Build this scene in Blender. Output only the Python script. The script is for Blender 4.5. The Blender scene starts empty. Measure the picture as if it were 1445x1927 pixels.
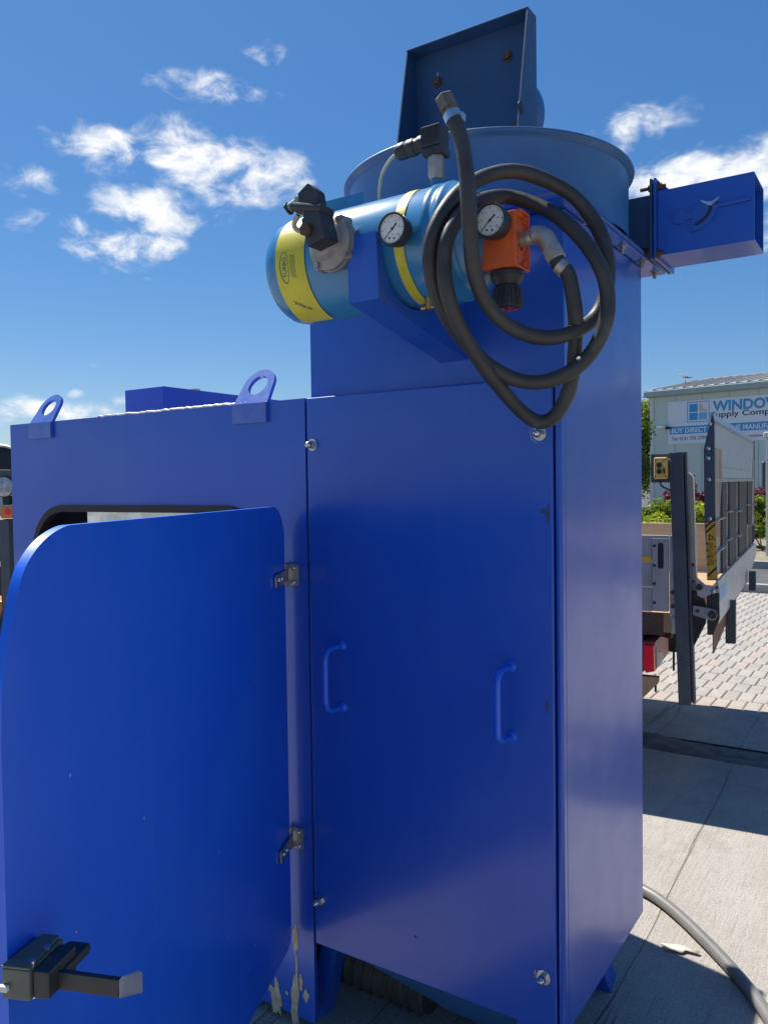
import bpy, bmesh, math, random
from mathutils import Vector as V, Matrix
R = math.radians
S = bpy.context.scene
COL = S.collection
random.seed(4)

# ------------------------------------------------------------------ camera
CAMP = V((0.5924, -1.5554, 1.40)); F = 1506.3; IW, IH = 1445, 1927
YAW, PIT, ROL = R(33.3448), R(1.9142), R(-0.8044)
FW = V((-math.sin(YAW)*math.cos(PIT), math.cos(YAW)*math.cos(PIT), -math.sin(PIT)))
_r = V((math.cos(YAW), math.sin(YAW), 0)); _u = _r.cross(FW)
CR = math.cos(ROL)*_r + math.sin(ROL)*_u
CU = -math.sin(ROL)*_r + math.cos(ROL)*_u
cd = bpy.data.cameras.new('camera'); cam = bpy.data.objects.new('camera', cd); COL.objects.link(cam)
m = Matrix((CR, CU, -FW)).transposed().to_4x4(); m.translation = CAMP; cam.matrix_world = m
cd.sensor_fit = 'VERTICAL'; cd.sensor_height = 24; cd.lens = F/IH*24
cd.clip_start = 0.05; cd.clip_end = 3000
S.camera = cam

# ------------------------------------------------------------------ sky, sun, exposure
SUN = V((-0.575, 0.138, 1.0)).normalized()          # towards the sun
EL = math.asin(SUN.z); AZ = math.atan2(SUN.x, SUN.y)
W = bpy.data.worlds.new('World'); S.world = W; W.use_nodes = True
nt = W.node_tree; N = nt.nodes; L = nt.links; N.clear()
def nd(tree, t, **k):
    n = tree.nodes.new(t)
    for a, b in k.items(): setattr(n, a, b)
    return n
def mth(op, a, b=None, c=None, tree=None, clamp=False):
    tr = tree or nt
    n = tr.nodes.new('ShaderNodeMath'); n.operation = op; n.use_clamp = clamp
    for i, x in enumerate((a, b, c)):
        if x is None: continue
        if isinstance(x, (int, float)): n.inputs[i].default_value = x
        else: tr.links.new(x, n.inputs[i])
    return n.outputs[0]
out = nd(nt, 'ShaderNodeOutputWorld'); bg = nd(nt, 'ShaderNodeBackground')
sky = nd(nt, 'ShaderNodeTexSky', sky_type='NISHITA', sun_disc=False, sun_elevation=EL, sun_rotation=AZ,
         altitude=50, air_density=1.0, dust_density=0.35, ozone_density=2.6)
bg.inputs[1].default_value = 0.075
tc = nd(nt, 'ShaderNodeTexCoord'); DIR = tc.outputs['Generated']
def ray(x, y): return FW + CR*((x-IW/2)/F) - CU*((y-IH/2)/F)
# cumulus patches: centre direction, half width, half height (radians), weight
clouds = []
for (px, py, w, h, k) in [(405,165,105,27,.95),(495,103,52,22,.75),(245,148,20,9,.5),(225,208,38,18,.6),(205,280,85,38,1.05),
                          (345,285,95,50,1.15),(460,320,115,52,1.1),(545,315,45,35,.8),(420,355,75,40,.9),(75,345,55,32,.85),(130,430,50,25,.9),(60,420,40,26,.75),
                          (285,400,100,40,1.15),(235,465,115,32,1.1),(320,475,45,22,.8),(573,352,28,22,.9),(300,345,24,32,.6),(595,168,18,8,.55),(275,526,26,8,.5),
                          (185,690,26,7,.6),(140,742,18,12,.75),(60,775,140,22,1.15),(1205,234,80,31,1.05),(1170,275,40,22,.65),(1330,335,215,44,1.2),(1430,310,100,45,1.1),(1240,330,80,45,.9),
                          (1440,430,60,60,.8),(228,752,22,14,.7),(1400,490,70,12,.5)]:
    c = ray(px, py).normalized(); clouds.append((c, w*1.15/F, h*1.15/F, k))
rs = random.Random(11)
for i in range(22):                                  # the same fair-weather clouds carry on round the rest of the sky
    az = YAW*-1 + R(60 + 245*i/22.0 + rs.uniform(-6, 6)); el = R(rs.uniform(5, 50))
    c = V((math.sin(az)*math.cos(el), math.cos(az)*math.cos(el), math.sin(el)))
    clouds.append((c, rs.uniform(.05, .16), rs.uniform(.02, .05), rs.uniform(.8, 1.1)))
mp = nd(nt, 'ShaderNodeMapping'); mp.inputs['Scale'].default_value = (1, 1, 1.7); L.new(DIR, mp.inputs[0])
def noise(scale, detail, rough, dist=0.0):
    n = nd(nt, 'ShaderNodeTexNoise'); n.inputs['Scale'].default_value = scale; n.inputs['Detail'].default_value = detail
    n.inputs['Roughness'].default_value = rough; n.inputs['Distortion'].default_value = dist
    L.new(mp.outputs[0], n.inputs['Vector']); return n.outputs[0]
n1 = noise(19, 8, .57, .5); n2 = noise(44, 5, .55, .5)
tot = None
for (c, w, h, k) in clouds:
    e1 = V((0, 0, 1)).cross(c).normalized(); e2 = c.cross(e1)
    def dot(v):
        d = nd(nt, 'ShaderNodeVectorMath', operation='DOT_PRODUCT'); L.new(DIR, d.inputs[0]); d.inputs[1].default_value = v; return d.outputs['Value']
    a = mth('MULTIPLY', dot(e1/w), dot(e1/w)); b = mth('MULTIPLY', dot(e2/h), dot(e2/h))
    front = mth('GREATER_THAN', dot(c), 0.0)
    g = mth('MULTIPLY', mth('EXPONENT', mth('MULTIPLY', mth('ADD', a, b), -0.8)), mth('MULTIPLY', front, k))
    tot = g if tot is None else mth('MAXIMUM', tot, g)
nz = mth('ADD', mth('MULTIPLY', mth('SUBTRACT', n1, .5), 2.7), mth('MULTIPLY', mth('SUBTRACT', n2, .5), .75))
den = mth('ADD', mth('SUBTRACT', tot, .49), mth('MULTIPLY', nz, mth('ADD', mth('MULTIPLY', tot, .55), .32)))
mr = nd(nt, 'ShaderNodeMapRange', interpolation_type='SMOOTHSTEP'); L.new(den, mr.inputs['Value'])
mr.inputs['From Min'].default_value = 0.0; mr.inputs['From Max'].default_value = .78; mr.inputs['To Max'].default_value = .93
cramp = nd(nt, 'ShaderNodeMapRange'); L.new(den, cramp.inputs['Value']); cramp.inputs['From Max'].default_value = 1.1
cmix = nd(nt, 'ShaderNodeMix', data_type='RGBA'); L.new(mth('MULTIPLY', mth('ADD', mth('MULTIPLY', cramp.outputs[0], 1.1), mth('SUBTRACT', n2, .5)), 1.1, clamp=True), cmix.inputs[0])
cmix.inputs[6].default_value = (6.2, 6.9, 7.9, 1); cmix.inputs[7].default_value = (9.6, 9.6, 9.7, 1)
mix = nd(nt, 'ShaderNodeMix', data_type='RGBA'); L.new(mr.outputs[0], mix.inputs[0]); L.new(cmix.outputs[2], mix.inputs[7])
hs = nd(nt, 'ShaderNodeHueSaturation'); hs.inputs['Saturation'].default_value = 1.34; L.new(sky.outputs[0], hs.inputs['Color']); sm_ = nd(nt, 'ShaderNodeMix', data_type='RGBA'); sm_.inputs[0].default_value = .36; L.new(hs.outputs[0], sm_.inputs[6]); sm_.inputs[7].default_value = (.90, 2.25, 5.55, 1); L.new(sm_.outputs[2], mix.inputs[6])
L.new(mix.outputs[2], bg.inputs[0]); L.new(bg.outputs[0], out.inputs[0])

sd = bpy.data.lights.new('sun', 'SUN'); so = bpy.data.objects.new('sun', sd); COL.objects.link(so)
sd.energy = 5.0; sd.angle = R(0.55); sd.color = (1, .945, .87)
so.rotation_euler = SUN.to_track_quat('Z', 'Y').to_euler()
S.view_settings.view_transform = 'Standard'; S.view_settings.look = 'None'
S.view_settings.exposure = 0.6; S.view_settings.gamma = 1.0; S.view_settings.use_curve_mapping = False
S.render.engine = 'CYCLES'

# ------------------------------------------------------------------ helpers
def at(px, py, ax, v):                               # where a sight line meets the plane x/y/z = v
    d = ray(px, py); return CAMP + d*((v-CAMP[ax])/d[ax])
def onp(px, py, p0, n):                              # ... meets any plane
    d = ray(px, py); return CAMP + d*((p0-CAMP).dot(n)/d.dot(n))
def dep(px, py, z): return CAMP + ray(px, py)*z

WP = {}
def tag(o, label=None, cat=None, group=None, kind=None):
    for k, v in (('label', label), ('category', cat), ('group', group), ('kind', kind)):
        if v: o[k] = v
    return o
def thing(name, label, cat, loc=(0, 0, 0), group=None):
    o = bpy.data.objects.new(name, None); COL.objects.link(o); o.location = loc; o.empty_display_size = .1
    WP[o.name] = V(loc); return tag(o, label, cat, group)

class B:
    def __init__(s, M=None): s.bm = bmesh.new(); s.M = M or Matrix(); s.mi = 0; s.bv = False
    def _v(s, pts): return [s.bm.verts.new(s.M @ V(p)) for p in pts]
    def _f(s, vs):
        try: f = s.bm.faces.new(vs)
        except ValueError: return None
        f.material_index = s.mi; return f
    def poly(s, pts): return s._f(s._v(pts))
    def box(s, a, b, bev=0, seg=2, rot=None):
        a, b = V(a), V(b); c = (a+b)/2; h = (b-a)/2
        co = []
        for x in (-1, 1):
            for y in (-1, 1):
                for z in (-1, 1):
                    p = V((h.x*x, h.y*y, h.z*z))
                    co.append(c + (rot @ p if rot else p))
        v = s._v(co); fs = [s._f([v[i] for i in q]) for q in ((0,1,3,2),(4,6,7,5),(0,4,5,1),(2,3,7,6),(0,2,6,4),(1,5,7,3))]
        if bev:
            s.bv = True
            es = set(e for f in fs for e in f.edges)
            bmesh.ops.bevel(s.bm, geom=list(es), offset=bev, segments=seg, affect='EDGES', profile=.5, material=-1)
        return s
    def prism(s, pts, d, bev=0):                     # polygon swept by vector d
        d = V(d); a = s._v(pts); b = s._v([V(p)+d for p in pts]); n = len(pts); fs = [s._f(a[::-1]), s._f(b)]
        for i in range(n): fs.append(s._f([a[i], a[(i+1) % n], b[(i+1) % n], b[i]]))
        if bev:
            s.bv = True
            es = set(e for f in fs if f for e in f.edges)
            bmesh.ops.bevel(s.bm, geom=list(es), offset=bev, segments=2, affect='EDGES', profile=.5, material=-1)
        return s
    def ring(s, outer, inner, d):                    # plate with a hole; outer & inner same count
        d = V(d); n = len(outer)
        o1, i1 = s._v(outer), s._v(inner); o2, i2 = s._v([V(p)+d for p in outer]), s._v([V(p)+d for p in inner])
        for i in range(n):
            j = (i+1) % n
            s._f([o1[i], i1[i], i1[j], o1[j]]); s._f([o2[i], o2[j], i2[j], i2[i]])
            s._f([o1[i], o1[j], o2[j], o2[i]]); s._f([i1[i], i2[i], i2[j], i1[j]])
        return s
    def lathe(s, prof, p0, ax, n=24, cap=True):      # prof = [(distance along axis, radius)]
        ax = V(ax).normalized(); p0 = V(p0)
        e1 = ax.orthogonal().normalized(); e2 = ax.cross(e1); rings = []
        for (t, r) in prof:
            rings.append(s._v([p0+ax*t+(e1*math.cos(2*math.pi*i/n)+e2*math.sin(2*math.pi*i/n))*max(r, 1e-5) for i in range(n)]))
        for a, b in zip(rings, rings[1:]):
            for i in range(n): s._f([a[i], a[(i+1) % n], b[(i+1) % n], b[i]])
        if cap:
            s._f(rings[0][::-1]); s._f(rings[-1])
        return s
    def cyl(s, p0, p1, r, r2=None, n=16):
        p0, p1 = V(p0), V(p1); return s.lathe([(0, r), ((p1-p0).length, r if r2 is None else r2)], p0, p1-p0, n)
    def tube(s, pts, r, n=12, closed=False, flat=None):
        pts = [V(p) for p in pts]; N_ = len(pts); up = None; rings = []
        for i, p in enumerate(pts):
            t = (pts[min(i+1, N_-1)]-pts[max(i-1, 0)]).normalized()
            if up is None: up = t.orthogonal().normalized()
            up = (up - t*up.dot(t)).normalized(); e2 = t.cross(up)
            rr = r[i] if isinstance(r, (list, tuple)) else r
            rings.append(s._v([p+(up*math.cos(2*math.pi*k/n)+e2*math.sin(2*math.pi*k/n))*rr for k in range(n)]))
        for a, b in zip(rings, rings[1:]):
            for k in range(n): s._f([a[k], a[(k+1) % n], b[(k+1) % n], b[k]])
        s._f(rings[0][::-1]); s._f(rings[-1]); return s
    def bolt(s, p, ax, r=.008, h=.006, dome=False, washer=True, stud=0):
        ax = V(ax).normalized(); p = V(p)
        if washer: s.lathe([(0, r*1.45), (h*.22, r*1.45)], p, ax, 16)
        s.lathe([(h*.2, r), (h, r)], p, ax, 6)
        if dome: s.lathe([(h, r*.86), (h+r*.7, r*.84), (h+r*1.2, r*.66), (h+r*1.5, r*.3), (h+r*1.56, .0005)], p, ax, 16)
        if stud: s.lathe([(h, r*.55), (h+stud, r*.55)], p, ax, 10)
        return s
    def build(s, name, mats, parent=None, sharp=32, kind=None):
        bmesh.ops.recalc_face_normals(s.bm, faces=s.bm.faces)
        for f in s.bm.faces: f.smooth = True
        lim = R(sharp)
        for e in s.bm.edges:
            if len(e.link_faces) == 2 and e.calc_face_angle(0) > lim: e.smooth = False
        vs = s.bm.verts; n = max(1, len(vs)); c = V((0, 0, 0))
        for v in vs: c += v.co
        c /= n
        for v in vs: v.co -= c
        me = bpy.data.meshes.new(name); s.bm.to_mesh(me); s.bm.free()
        for mt in (mats if isinstance(mats, (list, tuple)) else [mats]): me.materials.append(mt)
        o = link(name, me, c, parent, kind)
        if s.bv: w = o.modifiers.new('weighted_normals', 'WEIGHTED_NORMAL'); w.keep_sharp = True; w.weight = 80
        return o
def link(name, me, c, parent=None, kind=None):
    o = bpy.data.objects.new(name, me); COL.objects.link(o); WP[o.name] = V(c)
    if parent: o.parent = parent; o.location = V(c)-WP[parent.name]
    else: o.location = c
    if kind: o['kind'] = kind
    return o
def fromdata(name, verts, faces, mats, parent=None, kind=None, smooth=False):
    c = sum((V(v) for v in verts), V())/len(verts)
    me = bpy.data.meshes.new(name); me.from_pydata([tuple(V(v)-c) for v in verts], [], faces)
    for mt in (mats if isinstance(mats, (list, tuple)) else [mats]): me.materials.append(mt)
    if smooth: me.polygons.foreach_set('use_smooth', [True]*len(me.polygons))
    return link(name, me, c, parent, kind)
def text(name, body, p0, ex, ey, width, height, mat, parent, weight=0.0, depth=.002, wrap=None):
    """lettering: p0 = lower left corner, ex/ey unit axes, size in metres (cap height)"""
    cu = bpy.data.curves.new(name, 'FONT'); cu.body = body; cu.size = 1; cu.offset = weight; cu.resolution_u = 3; cu.extrude = 0
    tmp = bpy.data.objects.new('tmp', cu); COL.objects.link(tmp)
    me = bpy.data.meshes.new_from_object(tmp); bpy.data.objects.remove(tmp); bpy.data.curves.remove(cu)
    xs = [v.co.x for v in me.vertices]; x0, x1 = min(xs), max(xs)
    sx = width/(x1-x0); sy = height/.70
    ex, ey = V(ex).normalized(), V(ey).normalized(); p0 = V(p0)
    for v in me.vertices:
        a, b = (v.co.x-x0)*sx, v.co.y*sy
        v.co = wrap(a, b) if wrap else p0+ex*a+ey*b
    c = sum((v.co for v in me.vertices), V())/len(me.vertices)
    for v in me.vertices: v.co -= c
    me.name = name; me.materials.clear(); me.materials.append(mat)
    return link(name, me, c, parent)
def dup(o, parent, w):                               # a copy of one mesh object at world position w
    c = o.copy(); COL.objects.link(c); WP[c.name] = V(w); c.parent = parent
    c.location = V(w)-(WP[parent.name] if parent else V()); return c
def spline(P, n=10):                                 # Catmull-Rom through points
    P = [V(p) for p in P]; P = [P[0]*2-P[1]]+P+[P[-1]*2-P[-2]]; o = []
    for i in range(1, len(P)-2):
        a, b, c, d = P[i-1:i+3]
        for k in range(n):
            t = k/n; o.append(.5*((2*b)+(c-a)*t+(2*a-5*b+4*c-d)*t*t+(3*b-a-3*c+d)*t**3))
    o.append(P[-2]); return o
def rrect(x0, x1, z0, z1, r, n=8):                   # rounded rectangle, 4*(n+1) points
    o = []
    for cx, cz, a0 in ((x1-r, z1-r, 0), (x0+r, z1-r, 90), (x0+r, z0+r, 180), (x1-r, z0+r, 270)):
        for k in range(n+1):
            a = R(a0+90*k/n); o.append((cx+r*math.cos(a), cz+r*math.sin(a)))
    return o

# ------------------------------------------------------------------ materials
def mat(name, col, rough=.5, metal=0.0, var=.0, vscale=6, col2=None, bump=0.0, bscale=60, rvar=.0, coat=0.0, spec=None, stretch=None, trans=0, dirt=None, dscale=3, dthr=.55):
    mt = bpy.data.materials.new(name); mt.use_nodes = True; t = mt.node_tree; p = t.nodes['Principled BSDF']
    c4 = (*col, 1); p.inputs['Base Color'].default_value = c4; p.inputs['Roughness'].default_value = rough; p.inputs['Metallic'].default_value = metal
    if coat: p.inputs['Coat Weight'].default_value = coat; p.inputs['Coat Roughness'].default_value = .24; p.inputs['Coat IOR'].default_value = 1.5
    if spec is not None: p.inputs['Specular IOR Level'].default_value = spec
    if trans: p.inputs['Transmission Weight'].default_value = trans
    g = t.nodes.new('ShaderNodeNewGeometry'); src = g.outputs['Position']
    if stretch:
        q = t.nodes.new('ShaderNodeMapping'); q.inputs['Scale'].default_value = stretch; t.links.new(src, q.inputs[0]); src = q.outputs[0]
    def nz(sc, det=6, ro=.6):
        n = t.nodes.new('ShaderNodeTexNoise'); n.inputs['Scale'].default_value = sc; n.inputs['Detail'].default_value = det; n.inputs['Roughness'].default_value = ro
        t.links.new(src, n.inputs['Vector']); return n.outputs[0]
    last = None
    if var or col2:
        mx = t.nodes.new('ShaderNodeMix'); mx.data_type = 'RGBA'
        mm = t.nodes.new('ShaderNodeMapRange'); mm.inputs['From Min'].default_value = .32; mm.inputs['From Max'].default_value = .68
        t.links.new(nz(vscale), mm.inputs[0]); t.links.new(mm.outputs[0], mx.inputs[0])
        c2 = col2 if col2 else tuple(min(1, x*(1+var)) for x in col); c1 = col if col2 else tuple(x*(1-var) for x in col)
        mx.inputs[6].default_value = (*c1, 1); mx.inputs[7].default_value = (*c2, 1); last = mx.outputs[2]
    if dirt:
        mx = t.nodes.new('ShaderNodeMix'); mx.data_type = 'RGBA'
        mm = t.nodes.new('ShaderNodeMapRange'); mm.inputs['From Min'].default_value = dthr; mm.inputs['From Max'].default_value = dthr+.14
        t.links.new(nz(dscale, 10, .68), mm.inputs[0]); t.links.new(mm.outputs[0], mx.inputs[0])
        if last: t.links.new(last, mx.inputs[6])
        else: mx.inputs[6].default_value = c4
        mx.inputs[7].default_value = (*dirt, 1); last = mx.outputs[2]
    if last: t.links.new(last, p.inputs['Base Color'])
    if rvar:
        mm = t.nodes.new('ShaderNodeMapRange'); mm.inputs['To Min'].default_value = max(.02, rough-rvar); mm.inputs['To Max'].default_value = rough+rvar
        mm.inputs['From Min'].default_value = .3; mm.inputs['From Max'].default_value = .7
        t.links.new(nz(vscale*1.7), mm.inputs[0]); t.links.new(mm.outputs[0], p.inputs['Roughness'])
    if bump:
        b = t.nodes.new('ShaderNodeBump'); b.inputs['Strength'].default_value = bump; b.inputs['Distance'].default_value = .004
        t.links.new(nz(bscale, 8), b.inputs['Height']); t.links.new(b.outputs[0], p.inputs['Normal'])
    return mt
def paint(name, col, rough, coat, dust=.5, wave=.22):
    """sprayed sheet steel: faint oil-canning, uneven gloss, dust film, runs and specks"""
    mt = bpy.data.materials.new(name); mt.use_nodes = True; t = mt.node_tree; p = t.nodes['Principled BSDF']; K = t.links.new
    g = t.nodes.new('ShaderNodeNewGeometry'); P_ = g.outputs['Position']
    def mp(sc): q = t.nodes.new('ShaderNodeMapping'); q.inputs['Scale'].default_value = sc; K(P_, q.inputs[0]); return q.outputs[0]
    def nz(src, sc, d=6, r=.6):
        n = t.nodes.new('ShaderNodeTexNoise'); n.inputs['Scale'].default_value = sc; n.inputs['Detail'].default_value = d; n.inputs['Roughness'].default_value = r; K(src, n.inputs['Vector']); return n.outputs[0]
    def rg_(src, a, b_, lo=0., hi=1.):
        m_ = t.nodes.new('ShaderNodeMapRange'); K(src, m_.inputs[0]); m_.inputs[1].default_value = a; m_.inputs[2].default_value = b_; m_.inputs[3].default_value = lo; m_.inputs[4].default_value = hi; return m_.outputs[0]
    def mix(f, a, b_):
        m_ = t.nodes.new('ShaderNodeMix'); m_.data_type = 'RGBA'; K(f, m_.inputs[0])
        for k, q in ((6, a), (7, b_)):
            if isinstance(q, tuple): m_.inputs[k].default_value = (*q, 1)
            else: K(q, m_.inputs[k])
        return m_.outputs[2]
    c = mix(nz(P_, 1.7, 4), tuple(x*.93 for x in col), tuple(min(1, x*1.07) for x in col))
    dcol = (.055+col[0], .085+col[1]*.9, .10+col[2]*.72)
    cloud = rg_(nz(P_, 3.1, 9, .66), .50, .78, 0, .34*dust); runs = rg_(nz(mp((26, 26, .9)), 1, 6, .6), .60, .80, 0, .30*dust); spk = rg_(nz(P_, 210, 2, .5), .70, .76, 0, .8*dust); big = rg_(nz(P_, 64, 3, .6), .715, .75, 0, .8*dust)
    f = mth('MAXIMUM', mth('ADD', cloud, runs, tree=t), mth('MAXIMUM', spk, big, tree=t), tree=t)
    K(mix(f, c, dcol), p.inputs['Base Color'])
    K(mth('ADD', rg_(nz(P_, 4.4, 7, .65), .3, .7, rough-.05, rough+.09), mth('MULTIPLY', f, .35, tree=t), tree=t), p.inputs['Roughness'])
    p.inputs['Coat Weight'].default_value = coat; p.inputs['Coat IOR'].default_value = 1.5
    K(rg_(nz(mp((6, 6, 2.5)), 1, 8, .65), .3, .75, .11, .24), p.inputs['Coat Roughness'])
    h = mth('ADD', mth('MULTIPLY', nz(P_, 2.6, 2, .4), 1.0, tree=t), mth('MULTIPLY', nz(P_, 230, 2, .5), .012, tree=t), tree=t)
    b = t.nodes.new('ShaderNodeBump'); b.inputs['Strength'].default_value = wave; b.inputs['Distance'].default_value = .02; K(h, b.inputs['Height']); K(b.outputs[0], p.inputs['Normal']); K(b.outputs[0], p.inputs['Coat Normal'])
    return mt
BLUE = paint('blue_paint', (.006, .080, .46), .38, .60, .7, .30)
BLUELIT = paint('blue_paint_lit', (.004, .125, .74), .40, .40, .6, .30)  # same blue brightened: light bounced onto the door is put into the colour
TEAL = mat('faded_teal_blue_paint', (.033, .135, .33), .36, var=.12, vscale=5, bump=.06, bscale=90, rvar=.08, dirt=(.07, .13, .25), dscale=7, dthr=.6)
NAVY = mat('dark_navy_paint', (.022, .066, .155), .42, var=.15, vscale=6, bump=.06, bscale=80)
TANKB = mat('sky_blue_enamel', (.030, .20, .40), .24, var=.07, vscale=9, bump=.03, bscale=60, coat=.4, dirt=(.10, .2, .3), dscale=11, dthr=.68)
YEL = mat('yellow_sticker', (.55, .50, .03), .38, var=.10, vscale=14, dirt=(.33, .30, .06), dscale=18, dthr=.6)
INK = mat('teal_ink', (.02, .12, .15), .5)
RUB = mat('dusty_black_rubber', (.022, .023, .025), .52, col2=(.05, .048, .044), vscale=9, bump=.12, bscale=240, dirt=(.11, .10, .085), dscale=7, dthr=.6)
GASK = mat('black_gasket_rubber', (.012, .012, .012), .6, bump=.1, bscale=200)
PLAST = mat('dusty_black_plastic', (.030, .031, .034), .5, var=.25, vscale=24, bump=.1, bscale=220, dirt=(.13, .12, .11), dscale=22, dthr=.6)
CAST = mat('grey_cast_aluminium', (.27, .26, .245), .55, .35, var=.15, vscale=30, bump=.25, bscale=260)
ZINC = mat('dull_zinc_fitting', (.40, .37, .33), .46, .75, var=.2, vscale=36, bump=.2, bscale=160)
STEEL = mat('stainless_steel', (.58, .57, .55), .26, .95, var=.1, vscale=40, bump=.05, bscale=200)
HINGE = mat('satin_steel_hinge', (.40, .40, .38), .36, .85, var=.12, vscale=30)
RUST = mat('rusty_bolt_steel', (.10, .06, .04), .7, .3, var=.3, vscale=60, bump=.2)
ORA = mat('orange_red_plastic', (.70, .125, .028), .45, var=.08, vscale=20, dirt=(.45, .09, .04), dscale=20, dthr=.62)
WHT = mat('white_dial', (.68, .67, .63), .4, var=.04)
BLK = mat('black_print', (.012, .012, .012), .5)
REDP = mat('red_print', (.5, .02, .02), .5)
CREAM = mat('cream_cable_jacket', (.46, .40, .30), .5, var=.1, vscale=30)
CHIP = mat('bare_primer', (.44, .36, .24), .7, var=.25, vscale=40, bump=.2)
INSIDE = mat('dusty_dark_lining', (.028, .032, .034), .85, var=.3, vscale=5)
BRASS = mat('brass', (.5, .32, .1), .4, .9)
ALU = mat('weathered_aluminium', (.42, .42, .40), .48, .55, var=.14, vscale=8, bump=.08, bscale=60, dirt=(.22, .18, .13), dscale=6, dthr=.58)
ALUB = mat('bright_aluminium', (.55, .56, .57), .42, .6, var=.1, vscale=10, dirt=(.3, .3, .3), dscale=9, dthr=.62)
DKST = mat('dark_grey_painted_steel', (.055, .068, .085), .5, .1, var=.15, vscale=9, bump=.06, dirt=(.09, .07, .05), dscale=8, dthr=.64)
DIRTY = mat('oily_black_steel', (.03, .028, .027), .6, .2, var=.3, vscale=20, bump=.2, dirt=(.10, .07, .045), dscale=12, dthr=.55)
PLY = mat('weathered_plywood', (.46, .385, .30), .75, var=.12, vscale=4, stretch=(1, 1, 8), dirt=(.33, .26, .2), dscale=5, dthr=.62)
SANDW = mat('bare_wood', (.42, .27, .15), .75, var=.15, vscale=5, stretch=(1, 6, 1))
YREF = mat('yellow_reflective_tape', (.70, .40, .01), .4)
HAZ = mat('amber_warning_sticker', (.52, .30, .02), .42, var=.1, vscale=20)
REDL = mat('red_lamp_lens', (.8, .015, .03), .3, coat=.2)
REDW = mat('weathered_red_reflector', (.33, .06, .055), .4, var=.2, vscale=15)
PALE = mat('pale_reflector', (.55, .53, .5), .45, var=.1)
BPAD = mat('yellow_control_pad', (.60, .38, .07), .45, var=.06, vscale=40)
GLASS = mat('window_glass', (.06, .08, .09), .05, 0, spec=.8)
LENS = mat('lamp_glass', (.30, .33, .37), .12, .5, coat=.5, var=.4, vscale=30)
AMB = mat('amber_lens', (.60, .16, .03), .25, coat=.4)
WVAN = mat('white_vehicle_paint', (.72, .72, .70), .25, coat=.4)
TYRE = mat('tyre_rubber', (.02, .02, .02), .75, bump=.2)

def concrete():
    mt = bpy.data.materials.new('brushed_concrete'); mt.use_nodes = True; t = mt.node_tree; p = t.nodes['Principled BSDF']; K = t.links.new
    g = t.nodes.new('ShaderNodeNewGeometry')
    def mapn(sc): q = t.nodes.new('ShaderNodeMapping'); q.inputs['Scale'].default_value = sc; K(g.outputs['Position'], q.inputs[0]); return q.outputs[0]
    def nz(src, s, d=8, r=.6):
        n = t.nodes.new('ShaderNodeTexNoise'); n.inputs['Scale'].default_value = s; n.inputs['Detail'].default_value = d; n.inputs['Roughness'].default_value = r; K(src, n.inputs['Vector']); return n.outputs[0]
    P_ = g.outputs['Position']
    def ramp(src, stops):
        r = t.nodes.new('ShaderNodeValToRGB'); K(src, r.inputs[0]); e = r.color_ramp.elements
        e[0].position, e[0].color = stops[0][0], (*stops[0][1], 1); e[1].position, e[1].color = stops[-1][0], (*stops[-1][1], 1)
        for q, c in stops[1:-1]: x = e.new(q); x.color = (*c, 1)
        return r.outputs[0]
    base = ramp(nz(P_, 2.2), [(.3, (.33, .305, .27)), (.5, (.375, .348, .31)), (.7, (.415, .385, .345))])
    # tined grooves along the slab (the y direction), slightly wavering, some deep
    g1 = nz(mapn((110, 6.0, 1)), 1, 6, .68); g2 = nz(mapn((2.3, .10, 1)), 1, 5, .5); sp = nz(P_, 150, 4)
    grn = ramp(g1, [(.34, (.80, .785, .765)), (.46, (.97, .97, .97)), (.7, (1.04, 1.035, 1.02))])
    deep = ramp(g2, [(.4935, (1, 1, 1)), (.4965, (.5, .48, .45)), (.4985, (.5, .48, .45)), (.5015, (1, 1, 1))])
    spk = ramp(sp, [(.34, (.52, .5, .48)), (.46, (1, 1, 1)), (.58, (1, 1, 1)), (.70, (1.35, 1.33, 1.3))])
    def mul(a, b, f=1.0):
        m_ = t.nodes.new('ShaderNodeMix'); m_.data_type = 'RGBA'; m_.blend_type = 'MULTIPLY'; m_.inputs[0].default_value = f; K(a, m_.inputs[6]); K(b, m_.inputs[7]); return m_.outputs[2]
    c = mul(mul(mul(base, grn, .8), deep, .9), spk, .9)
    stain = ramp(nz(P_, 5, 10, .7), [(.36, (.55, .53, .5)), (.50, (1, 1, 1)), (.6, (1, 1, 1))])
    K(mul(c, stain, .30), p.inputs['Base Color']); p.inputs['Roughness'].default_value = .88; p.inputs['Specular IOR Level'].default_value = .25
    h = mth('ADD', mth('MULTIPLY', g1, .8, tree=t), mth('ADD', mth('MULTIPLY', mth('MINIMUM', mth('MULTIPLY', mth('ABSOLUTE', mth('SUBTRACT', g2, .4975, tree=t), tree=t), 260., tree=t), 1.0, tree=t), .8, tree=t), mth('MULTIPLY', sp, .35, tree=t), tree=t), tree=t)
    b = t.nodes.new('ShaderNodeBump'); b.inputs['Strength'].default_value = .75; b.inputs['Distance'].default_value = .006; K(h, b.inputs['Height']); K(b.outputs[0], p.inputs['Normal'])
    return mt
CONC = concrete()
TAR = mat('rough_tar_joint', (.10, .095, .088), .9, col2=(.2, .185, .165), vscale=14, bump=.9, bscale=38)
ASPH = mat('asphalt', (.085, .083, .082), .9, var=.2, vscale=3, bump=.5, bscale=120)
SAND = mat('jointing_sand', (.17, .15, .12), .95, var=.2, vscale=20)
KERB = mat('kerb_stone', (.33, .32, .30), .85, var=.1, vscale=5, bump=.2)
MULCH = mat('bark_mulch', (.16, .13, .085), .95, col2=(.30, .27, .19), vscale=14, bump=.9, bscale=30)
PAV = []
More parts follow.
